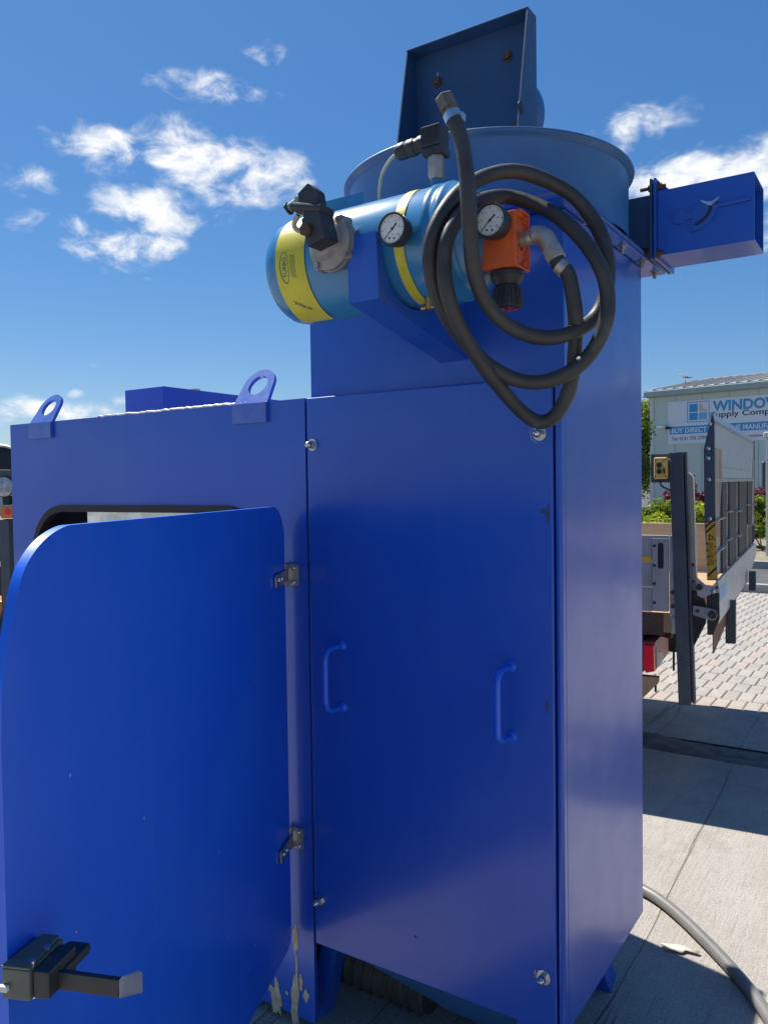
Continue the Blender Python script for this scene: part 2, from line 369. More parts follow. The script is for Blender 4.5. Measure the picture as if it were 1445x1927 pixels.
for c in ((.335, .308, .27), (.322, .297, .262), (.35, .32, .28), (.36, .305, .262), (.31, .29, .262)):
    PAV.append(mat('paver_concrete', c, .85, var=.09, vscale=9, bump=.35, bscale=110, dirt=tuple(x*.78 for x in c), dscale=30, dthr=.6))
CLAD = mat('pale_grey_green_cladding', (.50, .60, .57), .5, var=.03, vscale=.6)
GUT = mat('grey_green_gutter', (.30, .39, .39), .5, var=.05)
ROOF = mat('weathered_roof_sheet', (.42, .39, .355), .55, .2, var=.1, vscale=1.5, dirt=(.25, .22, .19), dscale=2, dthr=.6)
ROOFD = mat('roof_ridge_cap', (.20, .18, .165), .6, var=.1)
SIGNW = mat('white_sign_board', (.68, .73, .80), .4)
SBLUE = mat('sign_blue', (.035, .30, .62), .4)
SBLUE2 = mat('sign_light_blue', (.16, .44, .70), .4)
SCREAM = mat('sign_cream', (.52, .52, .40), .4)
SNAVY = mat('sign_navy_ink', (.03, .06, .12), .5)

def leafmat(name, a, b, tr=.35):
    mt = bpy.data.materials.new(name); mt.use_nodes = True; t = mt.node_tree; p = t.nodes['Principled BSDF']; K = t.links.new
    g = t.nodes.new('ShaderNodeNewGeometry'); n = t.nodes.new('ShaderNodeTexNoise'); n.inputs['Scale'].default_value = 2.4; n.inputs['Detail'].default_value = 3
    K(g.outputs['Position'], n.inputs['Vector'])
    ad = mth('ADD', mth('MULTIPLY', n.outputs[0], 1.0, tree=t), mth('MULTIPLY', g.outputs['Random Per Island'], .5, tree=t), tree=t)
    mm = t.nodes.new('ShaderNodeMapRange'); K(ad, mm.inputs[0]); mm.inputs['From Min'].default_value = .45; mm.inputs['From Max'].default_value = 1.05
    mx = t.nodes.new('ShaderNodeMix'); mx.data_type = 'RGBA'; K(mm.outputs[0], mx.inputs[0]); mx.inputs[6].default_value = (*a, 1); mx.inputs[7].default_value = (*b, 1)
    K(mx.outputs[2], p.inputs['Base Color']); p.inputs['Roughness'].default_value = .45
    td = t.nodes.new('ShaderNodeBsdfTranslucent'); K(mx.outputs[2], td.inputs[0]); ms = t.nodes.new('ShaderNodeMixShader'); ms.inputs[0].default_value = tr
    K(p.outputs[0], ms.inputs[1]); K(td.outputs[0], ms.inputs[2]); K(ms.outputs[0], t.nodes['Material Output'].inputs[0]); return mt
LEAFT = leafmat('tree_leaf', (.04, .09, .014), (.15, .20, .025))
LEAFY = leafmat('yellow_green_leaf', (.25, .34, .018), (.52, .54, .03))
LEAFH = leafmat('hedge_leaf', (.10, .19, .016), (.36, .42, .035))
LEAFR = leafmat('red_shrub_leaf', (.10, .012, .03), (.26, .03, .06))
BARK = mat('bark', (.09, .07, .05), .9, var=.2, vscale=12, bump=.5)

# ================================================================== GROUND
def sheet(name, pts, z, mt, kind='structure'):
    return fromdata(name, [(x, y, z) for x, y in pts], [list(range(len(pts)))], mt, None, kind)
sheet('ground', [(-900, -900), (900, -900), (900, 900), (-900, 900)], -.03, ASPH)
b = B(); b.poly([(-14, -14, 0), (9, -14, 0), (9, 2.66, 0), (-14, 2.66, 0)]); b.poly([(-14, 2.92, 0), (9, 2.92, 0), (9, 3.655, 0), (-14, 3.655, 0)])
b.build('concrete_yard', CONC, None, kind='structure')
v, f = [], []
rg = random.Random(3); nx = 220
for i in range(nx+1):
    x = -3.0+4.6*i/nx; wob = .012*math.sin(x*7)+.010*math.sin(x*19+1)+rg.uniform(-.006, .006); slant = -.20*(x+.3)
    for j in range(9):
        yy = 2.79+slant*.55+(j-4)/4*(.115+rg.uniform(-.006, .006)); v.append((x, yy+wob, -.006+(.012*rg.random() if 0 < j < 8 else .0)+(.006 if 0 < j < 8 else -.004)))
for i in range(nx):
    for j in range(8): a = i*9+j; f.append((a, a+9, a+10, a+1))
sheet('joint_bed', [(-14, 2.6), (9, 2.6), (9, 3.0), (-14, 3.0)], -.008, TAR)
tarj = fromdata('tar_joint', v, f, TAR, None, 'structure', True)

# block paving: individual chamfered blocks over a bedding sheet
PB = (-14, 3.655); PW, PL = .0915, .232
paving = sheet('paving', [(-14, 3.655), (9, 3.655), (9, 9.3), (-14, 9.3)], -.008, SAND)
def paver_mesh(w, l, h=.012, c=.006):
    p = [(-w/2, -l/2), (w/2, -l/2), (w/2, l/2), (-w/2, l/2)]; q = [(-w/2+c, -l/2+c), (w/2-c, -l/2+c), (w/2-c, l/2-c), (-w/2+c, l/2-c)]
    vs = [(x, y, -h) for x, y in p]+[(x, y, -.004) for x, y in p]+[(x, y, 0) for x, y in q]
    fs = [(8, 9, 10, 11)]+[(i, (i+1) % 4, 4+(i+1) % 4, 4+i) for i in range(4)]+[(4+i, 4+(i+1) % 4, 8+(i+1) % 4, 8+i) for i in range(4)]
    return vs, fs
pm = []
vs, fs = paver_mesh(PW-.006, PL-.007)
for k in range(5):
    me = bpy.data.meshes.new('paver'); me.from_pydata(vs, [], fs); me.materials.append(PAV[k]); pm.append(me)
rp = random.Random(8); sv, sf = [[] for _ in range(5)], [[] for _ in range(5)]; cand = []
ROWS = int((9.25-3.66)/PL)
for r_ in range(ROWS):
    for c_ in range(-60, 60):
        x = -.9+(c_+.5-(.77*r_) % 1)*PW; y = 3.665+(r_+.5)*PL
        if -5.0 < x < 3.0: cand.append((x, y))
def scr(x, y):
    d = V((x, y, 0))-CAMP; z = d.dot(FW); return (IW/2+F*d.dot(CR)/z, IH/2-F*d.dot(CU)/z, z)
vis = []
for x, y in cand:
    sx, sy, z = scr(x, y)
    if 1200 < sx < 1465: vis.append((z, x, y))
vis.sort(); near = set((x, y) for _, x, y in vis[:298])
for x, y in cand:
    k = rp.choice((0, 0, 1, 1, 2, 2, 4, 4, 1, 3)) if y > 3.9 else rp.choice((0, 3, 3, 3, 2)); dz = rp.uniform(-.0018, .0012)
    if (x, y) in near:
        o = bpy.data.objects.new('paver', pm[k]); COL.objects.link(o); o.parent = paving
        o.location = V((x, y, dz))-WP['paving']; o.rotation_euler = (rp.uniform(-.006, .006), rp.uniform(-.008, .008), rp.uniform(-.012, .012))
    else:
        n = len(sv[k]); sv[k] += [(a+x, b_+y, c+dz) for a, b_, c in vs]; sf[k] += [tuple(i+n for i in q) for q in fs]
V_, F_, MI = [], [], []
for k in range(5):
    n = len(V_); V_ += sv[k]; F_ += [tuple(i+n for i in q) for q in sf[k]]; MI += [k]*len(sf[k])
o = fromdata('paver_field', V_, F_, PAV, paving, 'stuff'); o.data.polygons.foreach_set('material_index', MI)

# kerb, road, verge beyond the paving
b = B(); b.box((-14, 9.3, -.03), (-3.2, 9.42, .0), .006); x = -14
kerb = thing('kerb', None, None); bpy.data.objects.remove(kerb); b.bm.free()
sheet('road', [(-40, 9.5), (30, 9.5), (30, 12.3), (-40, 12.3)], -.012, ASPH)
def kerbline(y0, y1, z1, name):
    root = None
    for i in range(14):
        b = B(); x = -8+i*.9; b.box((x+.004, y0, -.05), (x+.896, y1, z1), .012); o = b.build('kerb_stone', KERB, root)
        if root is None:
            root = o; root.name = name; WP[name] = WP.get('kerb_stone', V()) if name not in WP else WP[name]; WP[name] = V(o.location); tag(o, None, None, None, 'structure')
kerbline(9.3, 9.42, .10, 'kerb')
kerbline(12.3, 12.42, .11, 'far_kerb')
sheet('verge', [(-40, 12.42), (30, 12.42), (30, 30), (-40, 30)], .06, MULCH)

# ================================================================== DUST COLLECTOR (tower)
DC = thing('dust_collector', 'tall blue steel dust collector tower with round fan drum on top', 'dust collector', (-.33, .3, 0))
ZT, ZB = 1.618, .245
b = B(); b.box((-.66, .022, ZB), (0, .583, 1.958), .004, 3)
body = b.build('body', BLUE, DC)
b = B(); b.box((-.0135, -.0005, ZB+.003), (.0015, .0215, ZT+.004), .0055, 4); b.build('corner_flange', BLUE, DC)
b = B(); b.box((-.65, .0197, ZB+.006), (-.016, .0225, ZT-.006)); b.build('gasket', GASK, DC)
b = B(); b.box((-.657, 0, ZB), (-.0175, .0195, ZT), .0042, 4); panel = b.build('access_panel', BLUE, DC)
def handle(x, z0, z1):
    b = B(); d = .062; q = [(x, .002, z1)]
    for k in range(6):
        a = R(90*k/5); q.append((x-.004, -d+.028-.028*math.sin(a), z1-.028+.028*math.cos(a)))
    for k in range(6):
        a = R(90*k/5); q.append((x-.004, -d+.028-.028*math.cos(a), z0+.028-.028*math.sin(a)))
    q.append((x, .002, z0)); b.tube(q, .0066, 10)
    for z in (z0, z1):
        b.lathe([(0, .0125), (.003, .0115), (.007, .0075)], (x, 0, z), (0, -1, 0), 10)
    return b.build('handle', BLUELIT, panel)
handle(-.558, .862, 1.012); handle(-.113, .862, 1.012)
for x, z in ((-.638, 1.502), (-.046, 1.502), (-.638, .361), (-.046, .361)):
    b = B(); b.bolt((x, 0, z), (random.uniform(-.06, .06), -1, random.uniform(-.05, .1)), .0105, .010, True); b.build('cap_nut', STEEL, panel)
# scratches and scuffs on panel: chips of paint
def chips(name, spots, par, mt, yoff=.0):
    rr = random.Random(5)
    for ci, (x, y, z, w, h, n) in enumerate(spots):
        b = B(); pts = []; n = n*2; y -= .00015*ci
        for k in range(n):
            a = 2*math.pi*k/n; q = rr.uniform(.62, 1.15)*(1.4 if name == 'chipped_paint' else 1); pts.append((x+w*q*math.cos(a), y, z+h*q*math.sin(a)))
        b.prism(pts, (0, -.0006, 0)); b.build(name, mt, par)
chips('scuff_mark', [(-.029, 0, 1.335, .004, .022, 9), (-.040, 0, 1.342, .006, .006, 7), (-.034, 0, .935, .003, .016, 7), (-.29, 0, .80, .0015, .006, 6), (-.1, 0, 1.28, .0016, .0016, 6), (-.50, 0, .43, .0018, .004, 6), (-.36, 0, .352, .003, .003, 6)], panel, mat('scuffed_paint', (.04, .055, .13), .6))
for x, z in ((-.046, 1.502), (-.046, .361), (-.638, .361)):
    b = B(); b.tube([(x+.020*math.cos(R(a)), -.0003, z+.020*math.sin(R(a))) for a in range(150, 260, 12)], .0006, 5); b.build('scratch', STEEL, panel)
# hopper below
b = B()
T = [(-.655, .03, ZB+.004), (-.006, .03, ZB+.004), (-.006, .578, ZB+.004), (-.655, .578, ZB+.004)]
Q = [(-.36, .16, .085), (-.16, .16, .085), (-.16, .42, .085), (-.36, .42, .085)]
tv = b._v(T); qv = b._v(Q)
for i in range(4): b._f([tv[i], tv[(i+1) % 4], qv[(i+1) % 4], qv[i]])
b._f(qv[::-1]); b._f(tv)
b.build('hopper', TEAL, DC)
b = B(); b.lathe([(0, .09), (.075, .09)], (-.26, .29, .012), (0, 0, 1), 24); b.build('outlet_spigot', TEAL, DC)
def leg(p, q, w=.05, name='leg'):
    p, q = V(p), V(q); d = (q-p).normalized(); e1 = V((0, 1, 0)).cross(d).normalized(); e2 = d.cross(e1)
    b = B(); t = .006
    for (a0, a1, c0, c1) in ((0, w, 0, t), (0, t, t+.0005, w)):
        pts = [p+e1*x+e2*y for x, y in ((a0, c0), (a1, c0), (a1, c1), (a0, c1))]; b.prism(pts, q-p)
    b.box((q.x-.045, q.y-.045, 0), (q.x+.055, q.y+.055, .006)) if False else None
    return b.build(name, BLUE, DC)
leg((-.150, .500, .25), (-.085, .570, .0), .065); leg((-.63, .075, .25), (-.69, .07, 0)); leg((-.62, .52, .25), (-.68, .56, 0)); leg((-.10, .08, .25), (-.06, .05, 0))
# corrugated suction duct at the foot, from cabinet to hopper
b = B(); pr = []
for k in range(60):
    t = k/59; pr.append((t*.60, .060+(.011 if k % 3 == 0 else 0)))
b.lathe(pr, (-1.02, .185, .125), (1, .0, -.03), 22); b.build('corrugated_duct', mat('dusty_flex_duct', (.045, .045, .04), .7, var=.3, vscale=20), DC)
# top flange frame
b = B()
fx0, fx1, fy0, fy1 = -.70, .034, -.040, .690
b.ring([(fx0, fy0, 1.959), (fx1, fy0, 1.959), (fx1, fy1, 1.959), (fx0, fy1, 1.959)], [(-.6, .06, 1.959), (-.06, .06, 1.959), (-.06, .54, 1.959), (-.6, .54, 1.959)], (0, 0, .007))
b.ring([(fx0+.006, fy0+.006, 1.972), (fx1-.004, fy0+.004, 1.972), (fx1-.004, fy1-.004, 1.972), (fx0+.006, fy1-.006, 1.972)], [(-.6, .06, 1.972), (-.06, .06, 1.972), (-.06, .54, 1.972), (-.6, .54, 1.972)], (0, 0, .007))
fl = b.build('top_flange', BLUE, DC)
b = B(); b.ring([(fx0+.002, fy0+.002, 1.9665), (fx1-.001, fy0+.002, 1.9665), (fx1-.001, fy1-.002, 1.9665), (fx0+.002, fy1-.002, 1.9665)], [(-.6, .06, 1.9665), (-.06, .06, 1.9665), (-.06, .54, 1.9665), (-.6, .54, 1.9665)], (0, 0, .005))
b.build('flange_gasket', mat('dirty_sealant', (.20, .17, .14), .85, var=.3, vscale=40), fl)
for y in (.10, .36, .52, .645):
    b = B(); b.bolt((.018, y, 1.959), (0, 0, -1), .0085, .008, stud=.010); b.build('flange_bolt', ZINC, fl)
# fan drum
DX, DY, DR = -.310, .305, .345
b = B(); b.lathe([(0, DR), (.150, DR), (.153, DR+.002), (.164, DR-.004), (.164, .20), (.166, .0005)], (DX, DY, 1.980), (0, 0, 1), 96, cap=False)
drum = b.build('fan_drum', TEAL, DC, sharp=60)
b = B(); b.lathe([(.149, DR+.0012), (.153, DR+.004), (.156, DR+.012), (.160, DR+.0138), (.1640, DR+.012), (.1658, DR+.006), (.1652, DR-.006)], (DX, DY, 1.980), (0, 0, 1), 96, cap=False)
b.build('rolled_rim', mat('dusty_worn_rim_paint', (.036, .12, .27), .5, var=.2, vscale=7, bump=.1, bscale=70, dirt=(.13, .19, .26), dscale=9, dthr=.56), drum, sharp=60)
# seam on the drum
a = R(205); b = B(); b.box((DX+DR*math.cos(a)-.002, DY+DR*math.sin(a)-.002, 1.985), (DX+DR*math.cos(a)+.002, DY+DR*math.sin(a)+.002, 2.128)); b.build('weld_seam', TEAL, drum)
# motor plate, folded with gusset flanges
px0, px1, py, pz0, pz1 = -.540, -.200, .36, 2.146, 2.560
b = B(); t = .004
b.box((px0, py, pz0), (px1, py+t, pz1-.0005))
b.prism([(px1, py+t, pz0), (px1, .225, pz0), (px1, .312, pz1), (px1, py+t, pz1)], (t, 0, 0))
b.prism([(px0-t, py+t, pz0), (px0-t, .225, pz0), (px0-t, .312, pz1), (px0-t, py+t, pz1)], (t, 0, 0))
b.box((px0-t, .312, pz1), (px1+t, py+t, pz1+t), .001)
mp_ = b.build('motor_plate', NAVY, DC)
for (x, z) in ((-.475, 2.480), (-.272, 2.486), (-.250, 2.305)):
    b = B(); b.bolt((x, py, z), (0, -1, 0), .010, .010, washer=True); b.build('plate_bolt', RUST, mp_)
b = B(); b.box((-.4775, .3592, 2.495), (-.4725, .3596, 2.506)); b.build('bright_slot_fill', LENS, mp_)  # pale sliver laid on the plate; brightness through the slot painted as colour
b = B(); b.lathe([(0, .016), (.001, .016)], (px1+t+.0002, .262, 2.300), (1, 0, 0), 14); b.build('cable_hole', BLK, mp_)
b = B(); b.lathe([(0, .10), (.02, .122), (.03, .125), (.20, .125), (.215, .13), (.235, .13), (.25, .11), (.255, .01)], (-.402, .372, 2.44), (0, 1, 0), 40)
for k in range(18):
    a = 2*math.pi*k/18; c, s_ = math.cos(a), math.sin(a)
    b.prism([(-.402+.124*c-.003*s_, .42, 2.44+.124*s_+.003*c), (-.402+.124*c+.003*s_, .42, 2.44+.124*s_-.003*c), (-.402+.138*c+.002*s_, .42, 2.44+.138*s_-.002*c), (-.402+.138*c-.002*s_, .42, 2.44+.138*s_+.002*c)], (0, .13, 0))
motor = b.build('motor', TEAL, DC)

# outlet duct with slide damper
dy0, dz0, dz1, dxe = .500, 1.982, 2.118, .283
dyb = .640
def shell(b, x0, x1, y0, y1, z0, z1, t=.003):
    b.ring([(x0, y0, z0), (x0, y1, z0), (x0, y1, z1), (x0, y0, z1)], [(x0, y0+t, z0+t), (x0, y1-t, z0+t), (x0, y1-t, z1-t), (x0, y0+t, z1-t)], (x1-x0, 0, 0))
b = B(); shell(b, -.16, .046, dy0+.004, dyb-.004, dz0+.004, dz1-.004); b.build('fan_outlet', NAVY, DC)
b = B(); shell(b, .064, dxe, dy0, dyb, dz0-.022, dz1-.0, .004); duct = b.build('outlet_duct', BLUE, DC)
for x in (.047, .0565):
    b = B(); b.ring([(x, dy0-.012, dz0-.03), (x, dyb+.03, dz0-.03), (x, dyb+.03, dz1+.03), (x, dy0-.012, dz1+.03)], [(x, dy0+.006, dz0+.006), (x, dyb-.006, dz0+.006), (x, dyb-.006, dz1-.006), (x, dy0+.006, dz1-.006)], (.006, 0, 0)); b.build('duct_flange', NAVY if x < .05 else BLUE, duct)
for (y, z) in ((dy0+.012, dz1+.015), (dyb+.014, dz1+.016), (dy0+.0, dz0-.016)):
    b = B(); b.cyl((.018, y, z), (.08, y, z), .0045, n=10); b.bolt((.063, y, z), (1, 0, 0), .009, .008); b.bolt((.046, y, z), (-1, 0, 0), .009, .008); b.build('duct_bolt', RUST, duct)
b = B(); b.prism([(.066, dy0+.018, dz1+.001), (.066, dy0+.022, dz1+.03), (.066, dy0+.018, dz1+.03)], (.03, 0, 0)); b.bm.free()
b = B(); b.prism([(.0645, dy0+.03, dz1), (.095, dy0+.03, dz1), (.0645, dy0+.03, dz1+.028)], (0, .004, 0)); b.build('gusset', BLUE, duct)
# damper quadrant and wing nut
cx, cz = .175, 2.045
b = B(); q = [(cx-.035, cz+.020), (cx-.035, cz-.030)]
q = [(cx-.030, cz+.018)]+[(cx-.030+.060*math.cos(R(a)), cz+.018+.060*math.sin(R(a))) for a in range(-90, 1, 15)]
b.prism([(x, dy0-.001, z) for x, z in q], (0, -.004, 0)); dq = b.build('damper_quadrant', BLUE, duct)
b = B(); arc = [(cx-.030+.045*math.cos(R(a)), dy0-.0058, cz+.018+.045*math.sin(R(a))) for a in range(-80, -5, 8)]
b.tube(arc, .0036, 6); b.build('quadrant_slot', BLK, duct)
b = B(); b.lathe([(0, .016), (.005, .016)], (cx-.058, dy0-.0005, cz-.002), (0, -1, 0), 18); b.lathe([(.005, .003), (.0058, .003)], (cx-.058, dy0-.0005, cz-.002), (0, -1, 0), 10)
b.box((cx-.058, dy0-.004, cz-.010), (cx-.025, dy0-.0008, cz+.005)); b.build('spindle_boss', BLUE, duct)
b = B(); b.box((cx+.015, dy0-.006, cz+.006), (cx+.10, dy0-.0006, cz+.016), .002, rot=Matrix.Rotation(R(-2), 3, 'Y')); b.build('damper_rib', BLUE, duct)
b = B(); wn = V((cx+.014, dy0-.010, cz+.014)); b.lathe([(0, .006), (.010, .005)], wn+V((0, .004, 0)), (0, -1, 0), 12)
for s_ in (-1, 1):
    b.prism([wn+V((s_*.004, -.004, -.003)), wn+V((s_*.019, -.008, .006)), wn+V((s_*.021, -.008, .012)), wn+V((s_*.004, -.004, .005))], (0, .002, 0))
b.build('wing_nut', STEEL, duct)

# cradle arm carrying the tank
TYc, TZc, TRr = -.205, 1.853, .107
b = B(); prof = [(.022, 1.672), (-.326, 1.741), (-.331, 1.862)]
a0 = math.degrees(math.atan2(1.862-TZc, -.331+.012-TYc))
for a in range(176, 371, 13): prof.append((TYc+(TRr+.004)*math.cos(R(a)), TZc+(TRr+.004)*math.sin(R(a))))
prof.append((.022, 1.872))
for x in (-.288, -.226): b.prism([(x, y, z) for y, z in prof], (.004, 0, 0))
b.prism([(-.2845, -.326, 1.741), (-.2845, -.331, 1.862), (-.2845, -.326, 1.862), (-.2845, -.321, 1.741)], (.059, 0, 0))
b.prism([(-.2845, .022, 1.672), (-.2845, -.326, 1.741), (-.2845, -.322, 1.746), (-.2845, .022, 1.677)], (.059, 0, 0))
b.build('cradle_arm', BLUE, DC)

# ================================================================== AIR TANK
AT = thing('air_tank', 'sky blue cylindrical compressed air tank with yellow sticker bands cradled on the tower front', 'air tank', (-.33, TYc, TZc-TRr))
prof = []
xl, xr = -.545, -.048
for k in range(9): a = R(90*k/8); prof.append((.050*(1-math.cos(a)), TRr*math.sin(a)*.985))
prof += [(.056, TRr), (.075, TRr), (.078, TRr+.0015), (.084, TRr+.0015), (.087, TRr)]
Lh = xr-xl
prof += [(Lh-.098, TRr), (Lh-.094, TRr+.0025), (Lh-.084, TRr+.0025), (Lh-.080, TRr), (Lh-.072, TRr), (Lh-.068, TRr+.0025), (Lh-.060, TRr+.0025), (Lh-.056, TRr)]
for k in range(9): a = R(90-90*k/8); prof.append((Lh-.050*(1-math.cos(a)), TRr*math.sin(a)*.985))
b = B(); b.lathe(prof, (xl, TYc, TZc), (1, 0, 0), 72, cap=False); shell_ = b.build('shell', TANKB, AT, sharp=50)
def band(x0, x1, a0, a1, r, mt, name):
    b = B(); n = 40; A_ = [R(a0+(a1-a0)*k/n) for k in range(n+1)]
    pts = [[(x, TYc+q*math.cos(a), TZc+q*math.sin(a)) for a in A_] for x in (x0, x1) for q in (r, r+.0006)]
    v = [b._v(p) for p in pts]
    for k in range(n):
        b._f([v[1][k], v[1][k+1], v[3][k+1], v[3][k]]); b._f([v[0][k], v[1][k], v[1][k+1], v[0][k+1]]); b._f([v[2][k], v[2][k+1], v[3][k+1], v[3][k]])
    return b.build(name, mt, AT)
band1 = band(-.477, -.403, 80, 262, TRr+.0022, YEL, 'sticker_band'); band2 = band(-.197, -.176, 78, 262, TRr+.0008, YEL, 'sticker_band')
# printing on the band: oval, word, small lines (read from below upwards)
def onband(xc, ang, r=TRr+.0034):
    return lambda a, b_: V((xc-b_, TYc+r*math.cos(R(ang)-a/r), TZc+r*math.sin(R(ang)-a/r)))
def bandtext(body, x, ang, wid, hgt, wt=0.0, par=band1): return text('lettering', body, (0, 0, 0), (1, 0, 0), (0, 1, 0), wid, hgt, INK, par, wt, wrap=onband(x, ang))
bandtext('TURBO', -.4495, 199, .040, .0095, .010)
b = B(); v1, v2 = [], []
for k in range(40):
    a = 2*math.pi*k/40; fn = onband(-.4545, 188.5, TRr+.0033)
    th = .0012+.0012*max(0, -math.cos(a*1.0+.9))
    v1.append(fn(.030*math.cos(a), .0098*math.sin(a))); v2.append(fn((.030+th)*math.cos(a), (.0098+th)*math.sin(a)))
va, vb = b._v(v1), b._v(v2)
for k in range(40): b._f([va[k], va[(k+1) % 40], vb[(k+1) % 40], vb[k]])
b.build('oval_logo', INK, band1)
rg = random.Random(17)
for i, x in enumerate((-.437, -.4325, -.428)):         # small print, too fine to read in the photograph
    b = B(); fn = onband(x, 199+i, TRr+.0033); q = 0
    while q < .044:
        w_ = rg.uniform(.001, .0045); b.poly([fn(q, 0), fn(q+w_, 0), fn(q+w_, .0017), fn(q, .0017)]); q += w_+.0009
    o = b.build('small_print', INK, band1); o['kind'] = 'stuff'
b = B(); fn = onband(-.424, 238, TRr+.0036)           # a pen scribble
b.tube([fn(.004*math.sin(k*.9)+.0004*k, .022*k/40+.003*math.sin(k*1.3)) for k in range(60)], .00035, 5); b.build('pen_scribble', INK, band1)
# welded plate on the tank top
b = B(); b.box((-.418, TYc-.028, TZc+TRr-.006), (-.318, TYc-.024, TZc+TRr+.022), .0015); b.lathe([(0, .0052), (.0005, .0052)], (-.364, TYc-.0282, TZc+TRr+.012), (0, -1, 0), 14)
b.build('welded_lug', TANKB, AT)
# pressure switch on a stub
sx = -.166
b = B(); b.cyl((sx, TYc, TZc+TRr-.004), (sx, TYc, TZc+TRr+.024), .0105, n=20); b.build('stub_pipe', TANKB, AT)
b = B(); b.lathe([(.020, .0135), (.026, .0165), (.062, .0165), (.064, .013)], (sx, TYc, TZc+TRr), (0, 0, 1), 6); ps = b.build('pressure_switch', ZINC, AT)
b = B(); b.box((sx-.021, TYc-.019, TZc+TRr+.062), (sx+.021, TYc+.019, TZc+TRr+.078), .003); b.box((sx-.024, TYc-.0185, TZc+TRr+.0785), (sx+.0185, TYc+.0185, TZc+TRr+.118), .003)
for k in range(7):
    z = TZc+TRr+.086+k*.0042; b.box((sx-.0225, TYc-.0203, z), (sx+.012, TYc-.0183, z+.0022))
b.build('plug_housing', PLAST, AT)
b = B(); b.lathe([(0, .0165), (.010, .0165), (.013, .0145), (.02, .0145), (.022, .0165), (.036, .0165), (.040, .0145), (.044, .0165), (.058, .016), (.064, .012), (.066, .006)], (sx-.024, TYc, TZc+TRr+.094), (-1, 0, -.05), 14); b.build('cable_gland', PLAST, AT)
g0 = V((sx-.088, TYc, TZc+TRr+.090))
b = B(); b.tube(spline([g0, g0+V((-.02, .004, -.008)), g0+V((-.045, .012, -.032)), g0+V((-.062, .03, -.075)), g0+V((-.066, .06, -.13)), g0+V((-.066, .10, -.19))], 8), .0034, 8); b.build('cable', CREAM, AT)
# pulse valve with coil and plug
vc = at(632, 462, 1, -.318)
b = B(); vx = V((-.08, -1, .0)).normalized()
b.lathe([(-.075, .030), (-.01, .034), (-.002, .040), (0, .051), (.010, .052), (.0105, .050), (.0115, .050), (.020, .050), (.024, .044), (.027, .034), (.040, .028), (.043, .022)], vc, vx, 40); vb_ = b.build('valve_body', CAST, AT)
e1 = V((1, 0, 0)); e2 = V((0, 0, 1))
for a in (55, 145, 235, 325):
    p = vc+(e1*math.cos(R(a))+e2*math.sin(R(a)))*.047
    b = B(); b.lathe([(-.004, .010), (.018, .010), (.021, .009)], p, vx, 16); b.bolt(p+vx*.021, vx, .0068, .006, washer=False); b.build('valve_bolt', ZINC, vb_)
cc = vc+vx*.043+V((.012, 0, .006))
b = B(); rot = Matrix.Rotation(R(-14), 3, 'Y')
b.box(cc+V((-.021, -.040, -.023)), cc+V((.023, .004, .032)), .004, rot=rot); co = b.build('solenoid_coil', PLAST, AT)
b = B(); b.bolt(cc+V((-.010, -.040, .002)), (-.05, -1, 0), .0125, .010, washer=False); b.build('coil_nut', RUST, AT)
b = B(); rot2 = Matrix.Rotation(R(14), 3, 'Y')
pc = cc+V((-.016, -.018, .046))
b.box(pc+V((-.040, -.022, -.008)), pc+V((.038, .022, .008)), .006, rot=rot2)
b.prism([pc+V((-.020, -.016, .008)), pc+V((.024, -.016, .000)), pc+V((.018, -.016, .030)), pc+V((.002, -.016, .044)), pc+V((-.022, -.016, .030))], (0, .032, 0), .003)
b.box(pc+V((-.008, -.018, -.022)), pc+V((.026, .018, -.006)), .003, rot=rot2); b.build('plug_connector', PLAST, AT)
b = B(); b.box(pc+V((-.036, -.010, .012)), pc+V((-.018, .010, .028)), .003, rot=rot2); b.cyl(pc+V((-.036, 0, .021)), pc+V((-.054, 0, .014)), .007, .008, 10); b.build('connector_gland', mat('green_grey_plastic', (.25, .33, .28), .5), AT)
b = B(); b.lathe([(0, .012), (.003, .012)], pc+V((-.054, 0, .013)), (-1, 0, -.3), 12); b.cyl(pc+V((-.058, 0, .010)), pc+V((-.064, -.004, .017)), .0025, n=6); b.build('cap_screw', PLAST, AT)
b = B(); b.tube(spline([pc+V((-.036, .004, -.002)), pc+V((-.052, .010, -.016)), pc+V((-.044, .02, -.026)), pc+V((-.01, .03, -.026)), pc+V((.02, .05, -.05))], 8), .005, 8); b.build('coil_cable', CREAM, AT)
# drain cock under the tank
b = B(); b.cyl((-.168, TYc-.03, TZc-TRr+.006), (-.168, TYc-.03, TZc-TRr-.016), .008, n=12); b.cyl((-.185, TYc-.03, TZc-TRr-.012), (-.150, TYc-.03, TZc-TRr-.012), .004, n=8); b.build('drain_cock', BRASS, AT)
